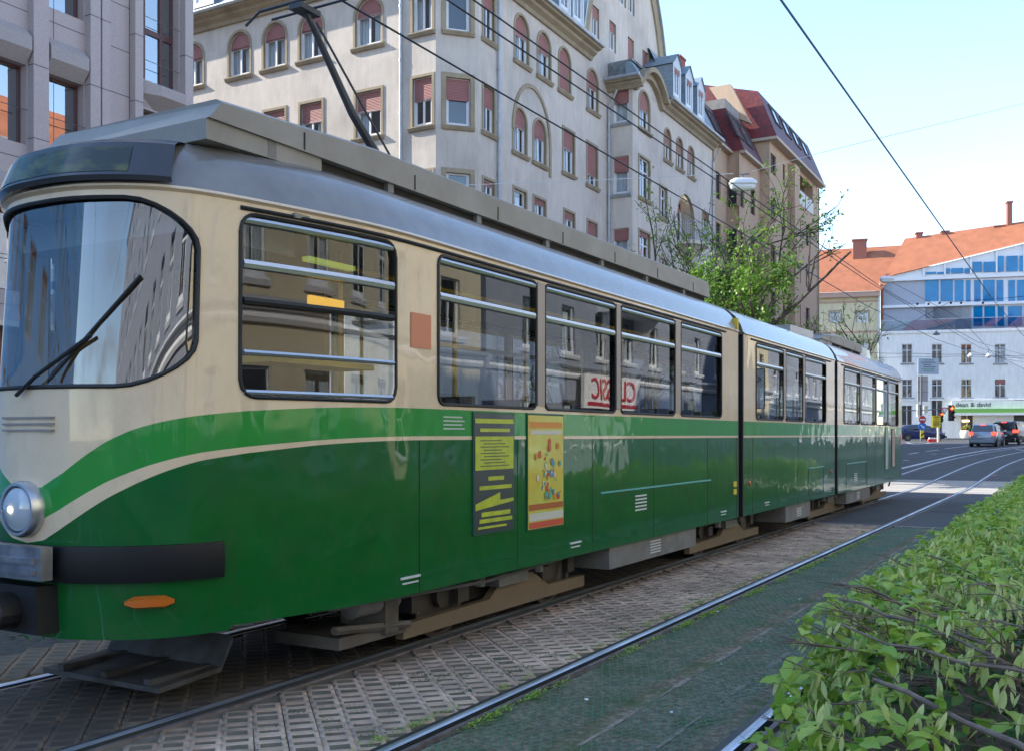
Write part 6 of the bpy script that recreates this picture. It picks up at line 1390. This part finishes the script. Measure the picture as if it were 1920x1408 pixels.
x, y, z = place(1884, 834.0); car('suv_car', (x+.37, y+2.1, z), radians(77), C_blk, 'dark brown estate car with glowing tail lights ahead of the silver hatchback', 4.3, 1.82, 1.68, 'suv')
r = ray(1722); d = 91; car('saloon_car', (r[0]*d, r[1]*d, gz(r[1]*d)), math.atan2(SY, CY)+radians(4), C_blu, 'dark blue car crossing behind the rear of the tram', 4.5, 1.78, 1.5, 'saloon', brake=False)
# ================================================================ signs and signals
def fp(px, d, z=None): r = ray(px); y = r[1]*d; return Vector((r[0]*d, y, gz(y) if z is None else z))
CR = Vector((CY, SY, 0)); CF = Vector((-SY, CY, 0))
def sfr(px, d): p = fp(px, d); return Frame((p.x, p.y), (CY, SY))
M_pole = mat('grey_pole', (.16, .17, .18), .5, .5); M_sr = mat('sign_red_face', (.55, .03, .03), .4); M_sb = mat('sign_blue_face', (.02, .16, .50), .4); M_sw = mat('sign_white_face', (.75, .76, .78), .4); M_sy = mat('sign_yellow_face', (.72, .55, .02), .4); M_tx = mat('sign_text', (.10, .13, .17), .6); M_tg = mat('sign_text_green', (.12, .30, .24), .6)
d0 = 88.0; q0 = fp(1727, d0); fr = sfr(1727, d0); zq = lambda py: hz(py, d0); xq = lambda px: (px-1727)/FPX*d0
pole = thing('signal_mast', q0, 'grey mast beside the tram carrying signs and a cantilevered red signal', 'pole')
g = MB(); g.tube([fr(0, 0, q0.z), fr(0, 0, zq(704))], .09, 10); part('pole', g, M_pole, pole)
g = MB(); g.tube([fr(xq(1680), 0, zq(769.3)), fr(0, 0, zq(769)), fr(xq(1781), 0, zq(765.5))], .045, 8); part('arm', g, M_pole, pole)
def sign(nm, px, py, lb, cat, build, dd=0): t = thing(nm, fr(xq(px), -.15, zq(py)), lb, cat); build(t); return t
def disc(g, px, py, rr, y0, y1, m=0): g.lathe(fr(xq(px), y0, zq(py)), fr.N, [(rr, 0), (rr, y1-y0)], 28, m)
def b_noentry(t):
    g = MB(); disc(g, 1728, 786, .33, -.18, -.15); part('disc', g, M_sr, t); g = MB(); g.box(xq(1728)-.24, xq(1728)+.24, -.19, -.181, zq(786)-.05, zq(786)+.05, fr=fr); part('bar', g, M_sw, t); g = MB(); g.lathe(fr(xq(1728), -.178, zq(786)), fr.N, [(.36, 0), (.36, .02)], 28); part('rim', g, M_sw, t)
sign('no_entry_sign', 1728, 786, 'round red no entry sign on the mast beside the tram', 'road sign', b_noentry)
def b_arrow(t):
    g = MB(); disc(g, 1728, 799, .36, -.18, -.15); part('disc', g, M_sb, t); g = MB(); c = fr(xq(1728), -.19, zq(799)); a = radians(-40); u = fr.D*cos(a)+Vector((0, 0, sin(a))); v = Vector((0, 0, cos(a)))-fr.D*sin(a)
    g.poly([c+u*p[0]+v*p[1] for p in ((-.22, -.04), (-.22, .04), (.05, .04), (.05, .13), (.24, 0), (.05, -.13), (.05, -.04))][::-1]); part('arrow', g, M_sw, t)
sign('keep_right_sign', 1728, 799, 'round blue sign with a white arrow below the no entry sign', 'road sign', b_arrow)
def b_mark(t):
    g = MB(); g.box(xq(1724.5), xq(1731.5), -.18, -.15, zq(820), zq(806), fr=fr); part('board', g, M_sy, t); g = MB(); z0 = zq(813); g.poly([fr(xq(1724.5), -.19, z0-.2), fr(xq(1731.5), -.19, z0+.0), fr(xq(1731.5), -.19, z0+.14), fr(xq(1724.5), -.19, z0-.06)]); part('chevron', g, M_blk, t)
sign('bollard_sign', 1728, 812, 'small yellow and black marker board at the foot of the mast', 'road sign', b_mark)
def b_big(t):
    g = MB(); g.box(xq(1719.5), xq(1758), -.22, -.16, zq(702), zq(672.5), fr=fr); part('board', g, mat('sign_pale_blue', (.40, .47, .54), .5), t)
    g = MB(); rr = random.Random(2)
    for py, a, b, m in ((676, 1730, 1749, 1), (680.3, 1725, 1753, 0), (684.5, 1729, 1744, 0), (688.6, 1729, 1752, 0), (692.5, 1726, 1750, 1), (696, 1730, 1749, 1)):
        x = a
        while x < b: w_ = rr.uniform(.6, 1.5); g.box(xq(x), xq(min(b, x+w_)), -.228, -.221, zq(py)-.04, zq(py)+rr.uniform(.03, .06), m, fr=fr); x += w_+.35
    part('lettering', g, [M_tx, M_tg], t)
sign('information_board', 1738, 687, 'large pale board with lines of small text at the top of the mast', 'sign', b_big)
def b_back(t):
    g = MB(); g.box(xq(1721.5), xq(1741), .12, .18, zq(752.5), zq(705), fr=fr); part('board', g, mat('banner_grey_pink', (.40, .36, .37), .6), t); g = MB(); [g.box(xq(1721), xq(1741.5), .10, .12, zq(p)-.02, zq(p)+.02, fr=fr) for p in (715, 735)]; part('batten', g, M_pole, t)
sign('tall_banner', 1733, 729, 'tall narrow grey pink panel behind the mast under the pale board', 'sign', b_back)
for k, (p, w_, q1, q2) in enumerate(((1721.5, 4.0, 759, 781), (1735.5, 5, 762, 774))):
    t = thing('signal_box', fr(xq(p), .1, zq(q1)), ('cream coloured signal head cover on the left of the mast', 'cream coloured equipment case on the right of the mast')[k], 'signal'); g = MB(); c = xq(p); ww = w_/FPX*d0/2*1.2
    g.loft([[fr(c+sx*ww, yy, z) for sx, yy in ((-1, -.12), (1, -.12), (1, .12), (-1, .12))] for z in (zq(q2), zq(q1))]); part('case', g, mat('cream_case', (.60, .56, .45), .5), t); g = MB(); g.loft([[fr(c+sx*ww*1.1, yy, z) for sx, yy in ((-1, -.25), (1, -.25), (1, .14), (-1, .14))] for z in (zq(q1), zq(q1)+.06)]); g.box(c-.02, c+.02, -.05, .0, zq(q2)-.1, zq(q2), fr=fr); part('hood', g, mat('cream_case', (.60, .56, .45), .5), t)
M_lit = mat('red_signal_lit', (1, .05, .02), .4, emit=(1, .03, .015), estr=1.6); M_litc = mat('signal_core', (1, .5, .1), .4, emit=(1, .35, .03), estr=1.2)
def b_sig(px, py, sc, lb, ncol=3):
    t = thing('traffic_light', fr(xq(px), -.3, zq(py)-.7*sc), lb, 'traffic light'); g = MB(); c = xq(px); z = zq(py)
    g.loft([[fr(c+sx*.17*sc, yy, zz_) for sx, yy in ((-1, -.25), (1, -.25), (1, -.02), (-1, -.02))] for zz_ in (z-.82*sc, z+.2*sc)]); part('housing', g, M_blk, t)
    for i in range(3):
        zi = z-.32*sc*i; g = MB(); g.lathe(fr(c, -.26, zi), -fr.N, [(.115*sc, 0), (.115*sc, .02)], 20); o = part('lens', g, M_lit if i == 0 else M_blk, t)
        if i == 0: g = MB(); g.lathe(fr(c+.03*sc, -.285, zi-.01), -fr.N, [(.055*sc, 0), (.05*sc, .01)], 16); part('lens', g, M_litc, o)
        g = MB(); K = 8; g.loft([[fr(c+.13*sc*cos(pi*k/K), yy, zi+.13*sc*sin(pi*k/K)) for k in range(K+1)] for yy in (-.26, -.26-.28*sc)], close=False, caps=False); part('visor', g, M_blk, t)
b_sig(1782, 765, 1.35, 'red traffic light at the end of the mast arm'); b_sig(1763, 776, .85, 'smaller red traffic light behind the yellow sign')
t = thing('give_way_sign', fr(xq(1769.5), -.2, zq(775)), 'triangular give way sign hanging from the mast arm', 'road sign'); A3_ = [(-.45, .40), (.45, .40), (0, -.42)]; g = MB(); g.prism([fr(xq(1769.5)+a*.72, -.2, zq(770)+b*.72) for a, b in A3_], fr.N*.03); part('border', g, M_sr, t); g = MB(); g.prism([fr(xq(1769.5)+a*.47, -.215, zq(770)+.03+b*.47) for a, b in A3_], fr.N*.012); part('face', g, M_sw, t); g = MB(); g.tube([fr(xq(1769.5), -.15, zq(770)+.3), fr(xq(1769.5), -.02, zq(766))], .03, 6); part('bracket', g, M_pole, t)
d1 = 84.0; f1_ = sfr(1757, d1); z1q = lambda py: hz(py, d1); b0 = fp(1757, d1)
t = thing('yellow_sign', b0, 'yellow notice board with lines of text on a white post', 'road sign'); g = MB(); g.tube([f1_(.10, 0, b0.z), f1_(.10, 0, z1q(782))], .10, 10); part('post', g, mat('white_post', (.62, .60, .52), .5), t)
x1q = lambda px: (px-1757)/FPX*d1
g = MB(); g.box(x1q(1746.5), x1q(1762), -.16, -.12, z1q(801), z1q(779), fr=f1_); bo = part('board', g, M_sy, t); g = MB()
for py, a, b in ((781.5, 1750, 1760), (785.5, 1752, 1757), (790, 1748.5, 1760), (792.6, 1748.5, 1759), (795, 1748.5, 1760), (797.3, 1749, 1758)): g.box(x1q(a), x1q(b), -.168, -.161, z1q(py)-.025, z1q(py)+.03, fr=f1_)
part('lettering', g, mat('text_olive', (.16, .11, .02), .6), bo)
p = fp(1753, 84.5); ff = sfr(1753, 84.5); t = thing('barrier_block', p, 'low red and white barrier block beside the blue car', 'barrier'); g = MB(); g.loft([[ff(x, y_, z) for x, y_ in ((-.6, -.15), (.4, -.15), (.4, .15), (-.6, .15))] for z in (p.z, p.z+.24)]); part('base', g, M_sr, t); g = MB(); g.loft([[ff(x, y_, z) for x, y_ in ((-.5, -.12), (.3, -.12), (.3, .12), (-.5, .12))] for z in (p.z+.24, p.z+.36)]); part('top', g, M_sw, t)
p = fp(1811, 96.5); t = thing('flower_planter', p, 'white planter with red flowers against the shop wall', 'planter'); g = MB(); g.lathe((p.x, p.y, p.z), (0, 0, 1), [(.28, 0), (.48, .25), (.55, .6), (.50, .85), (.44, .9)], 20); part('pot', g, mat('planter_white', (.62, .6, .55), .6), t, smooth=True)
q = 260; c = np.array(p)+np.stack([np.clip(rg.normal(0, .2, q), -.4, .4), np.clip(rg.normal(0, .2, q), -.4, .4), rg.uniform(.85, 1.35, q)], 1); v, f = leaves(c-np.array(p), rg.normal(0, 1, (q, 3)), np.tile([0, 0, 1.], (q, 1)), rg.uniform(.12, .22, q), rg.uniform(.08, .14, q), T2); link('plant', np_mesh('plant', v, f, [LF_t, M_sr], [1 if (i//4) % 3 == 0 else 0 for i in range(len(f))]), t)
# ================================================================ overhead wires
M_wire = mat('wire_dark', (.02, .022, .03), .5, .5); M_wireb = mat('wire_blue', (.02, .10, .22), .45, .5); M_wirew = mat('wire_pale', (.55, .57, .58), .6)
def wire(pts, r, m, label, sag=0, grp='overhead tram wires'):
    P = []; pts = [Vector(p) for p in pts]
    for a, b in zip(pts, pts[1:]):
        n = 10 if sag else 1; P += [a.lerp(b, k/n)+Vector((0, 0, -4*sag*(k/n)*(1-k/n))) for k in range(n)]
    P.append(pts[-1]); g = MB(); g.tube(P, r, 5); return solo('overhead_wire', g, m, label, 'wire', grp, smooth=True)
def cw_(x, y): return (x+curve_x(y), y, 5.30+gz(y))
wire([cw_(-2.28, y) for y in (-30, 0, 30, 45, 55, 65, 78, 95)], .011, M_wireb, 'blue looking contact wire crossing the open sky over the empty track')
wire([(-5.7, -30, 5.3)]+[cw_(-5.55, y) for y in (0, 30, 45, 55, 65, 78, 95)], .010, M_wire, 'lowest dark wire running just above the tram roof')
wire([(-5.55, -5, 5.85), (-5.45, 30, 5.95), (-5.1, 60, 6.3), (-2, 95, 7)], .010, M_wire, 'upper of the twin dark wires in front of the gabled house')
wire([(-5.95, -5, 6.45), (-5.5, 17, 6.05), (-5.2, 31, 5.85), (-5.2, 60, 6.6), (-2, 95, 7.4)], .010, M_wire, 'lower of the twin dark wires in front of the gabled house')
wire([pd(1520, 292, 38), pd(1640, 262, 39), pd(1920, 195, 42), pd(2150, 140, 44)], .010, M_wirew, 'pale span wire crossing the sky at the right')
wire([pd(870, 348, 30), pd(1130, 338, 31), pd(1375, 326, 32.5)], .012, M_wirew, 'white cable from the grey house to the big hanging lamp')
wire([pd(1410, 322, 33), pd(1520, 292, 38)], .008, M_wirew, 'pale cable from the big hanging lamp to the sky span wire')
wire([pd(1660, 622, 70), pd(1716, 602, 62), pd(1780, 567, 60), pd(1870, 561, 58), pd(1960, 552, 56)], .014, M_wire, 'span wire with insulators in front of the blue glazed attic')
wire([pd(1600, 660, 80), pd(1720, 663, 78), pd(1819, 664, 78), pd(1920, 668, 78)], .016, M_wire, 'cross wire carrying the two small round lamps', sag=.05)
wire([pd(1640, 671, 76), pd(1811, 668, 76), pd(1930, 672, 76)], .012, M_wire, 'thin second wire just below the lamp wire')
wire([pd(1655, 521, 60), pd(1800, 597, 66), pd(1862, 663, 76), pd(1960, 712, 82)], .014, M_wire, 'slanting wire in front of the white house windows')
for k, px in enumerate((1720, 1741, 1762, 1783, 1802, 1843)):
    c = pd(px, 567+(2 if px < 1750 else 0), 60.2); g = MB(); g.lathe(c-Vector((0, 0, .12)), (0, 0, 1), [(.02, 0), (.07, .03), (.07, .1), (.02, .14)], 8); o = solo('insulator', g, M_wire, 'dark insulator clamp on the span wire before the blue glazed attic', 'insulator', 'insulators on the span wire')
M_lampw = mat('lamp_white', (.72, .74, .76), .35, coat=.4); M_diff = mat('lamp_diffuser', (.66, .68, .66), .25, coat=.5)
def big_lamp(c, s, lb):
    c = Vector(c); t = thing('hanging_lamp', c, lb, 'street lamp', 'lamps hung over the street'); fl = Frame((c.x, c.y), (CY, SY)); g = MB()
    fl.P.z = 0
    R1 = lambda a, b, z: [fl(a*s*math.copysign(abs(cos(2*pi*k/20))**.55, cos(2*pi*k/20)), b*s*math.copysign(abs(sin(2*pi*k/20))**.55, sin(2*pi*k/20)), c.z+z*s) for k in range(20)]
    g.loft([R1(.44, .17, 0), R1(.46, .19, .03), R1(.44, .18, .12), R1(.30, .12, .20), R1(.1, .05, .215)]); part('housing', g, M_lampw, t, smooth=True)
    g = MB(); g.loft([R1(.40, .15, .0), R1(.43, .165, -.04), R1(.38, .15, -.14), R1(.22, .09, -.20), R1(.05, .03, -.215)]); part('diffuser', g, M_diff, t, smooth=True)
    g = MB(); g.tube([fl(0, 0, c.z+.2*s), fl(0, 0, c.z+.36*s)], .03*s, 6); g.tube([fl(-.12*s, 0, c.z+.33*s), fl(.2*s, 0, c.z+.35*s)], .025*s, 6); part('bracket', g, M_pole, t)
big_lamp(pd(1393, 347, 32.6), 1.0, 'large white lamp hanging on a cable in front of the tan house'); big_lamp(pd(1663, 525, 60), .95, 'grey street lamp hanging against the orange roof')
for p, q_, lb in ((1819, 664.5, 'small round white lamp on the cross wire, the left one of two'), (1853, 665, 'small round white lamp on the cross wire, the right one of two')):
    c = pd(p, q_, 78); t = thing('wire_lamp', c, lb, 'street lamp', 'lamps hung over the street'); g = MB(); g.lathe(c-Vector((0, 0, .15)), (0, 0, 1), [(.02, -.13), (.15, -.08), (.21, .02), (.17, .12), (.08, .2), (.03, .26)], 16); part('globe', g, mat('lamp_globe', (.8, .8, .8), .3, coat=.3), t, smooth=True); g = MB(); g.tube([c+Vector((0, 0, .1)), c+Vector((0, 0, .3))], .03, 6); part('bracket', g, M_wire, t)
c = pd(1756, 627, 70); t = thing('wire_lamp', c, 'grey shallow cone lamp hanging before the white house', 'street lamp', 'lamps hung over the street'); g = MB(); g.lathe(c, (0, 0, 1), [(.26, -.03), (.26, 0), (.10, .12), (.04, .22)], 16); part('shade', g, M_pole, t); g = MB(); g.lathe(c, (0, 0, 1), [(.20, -.04), (.1, -.08)], 12); part('bulb', g, M_diff, t)
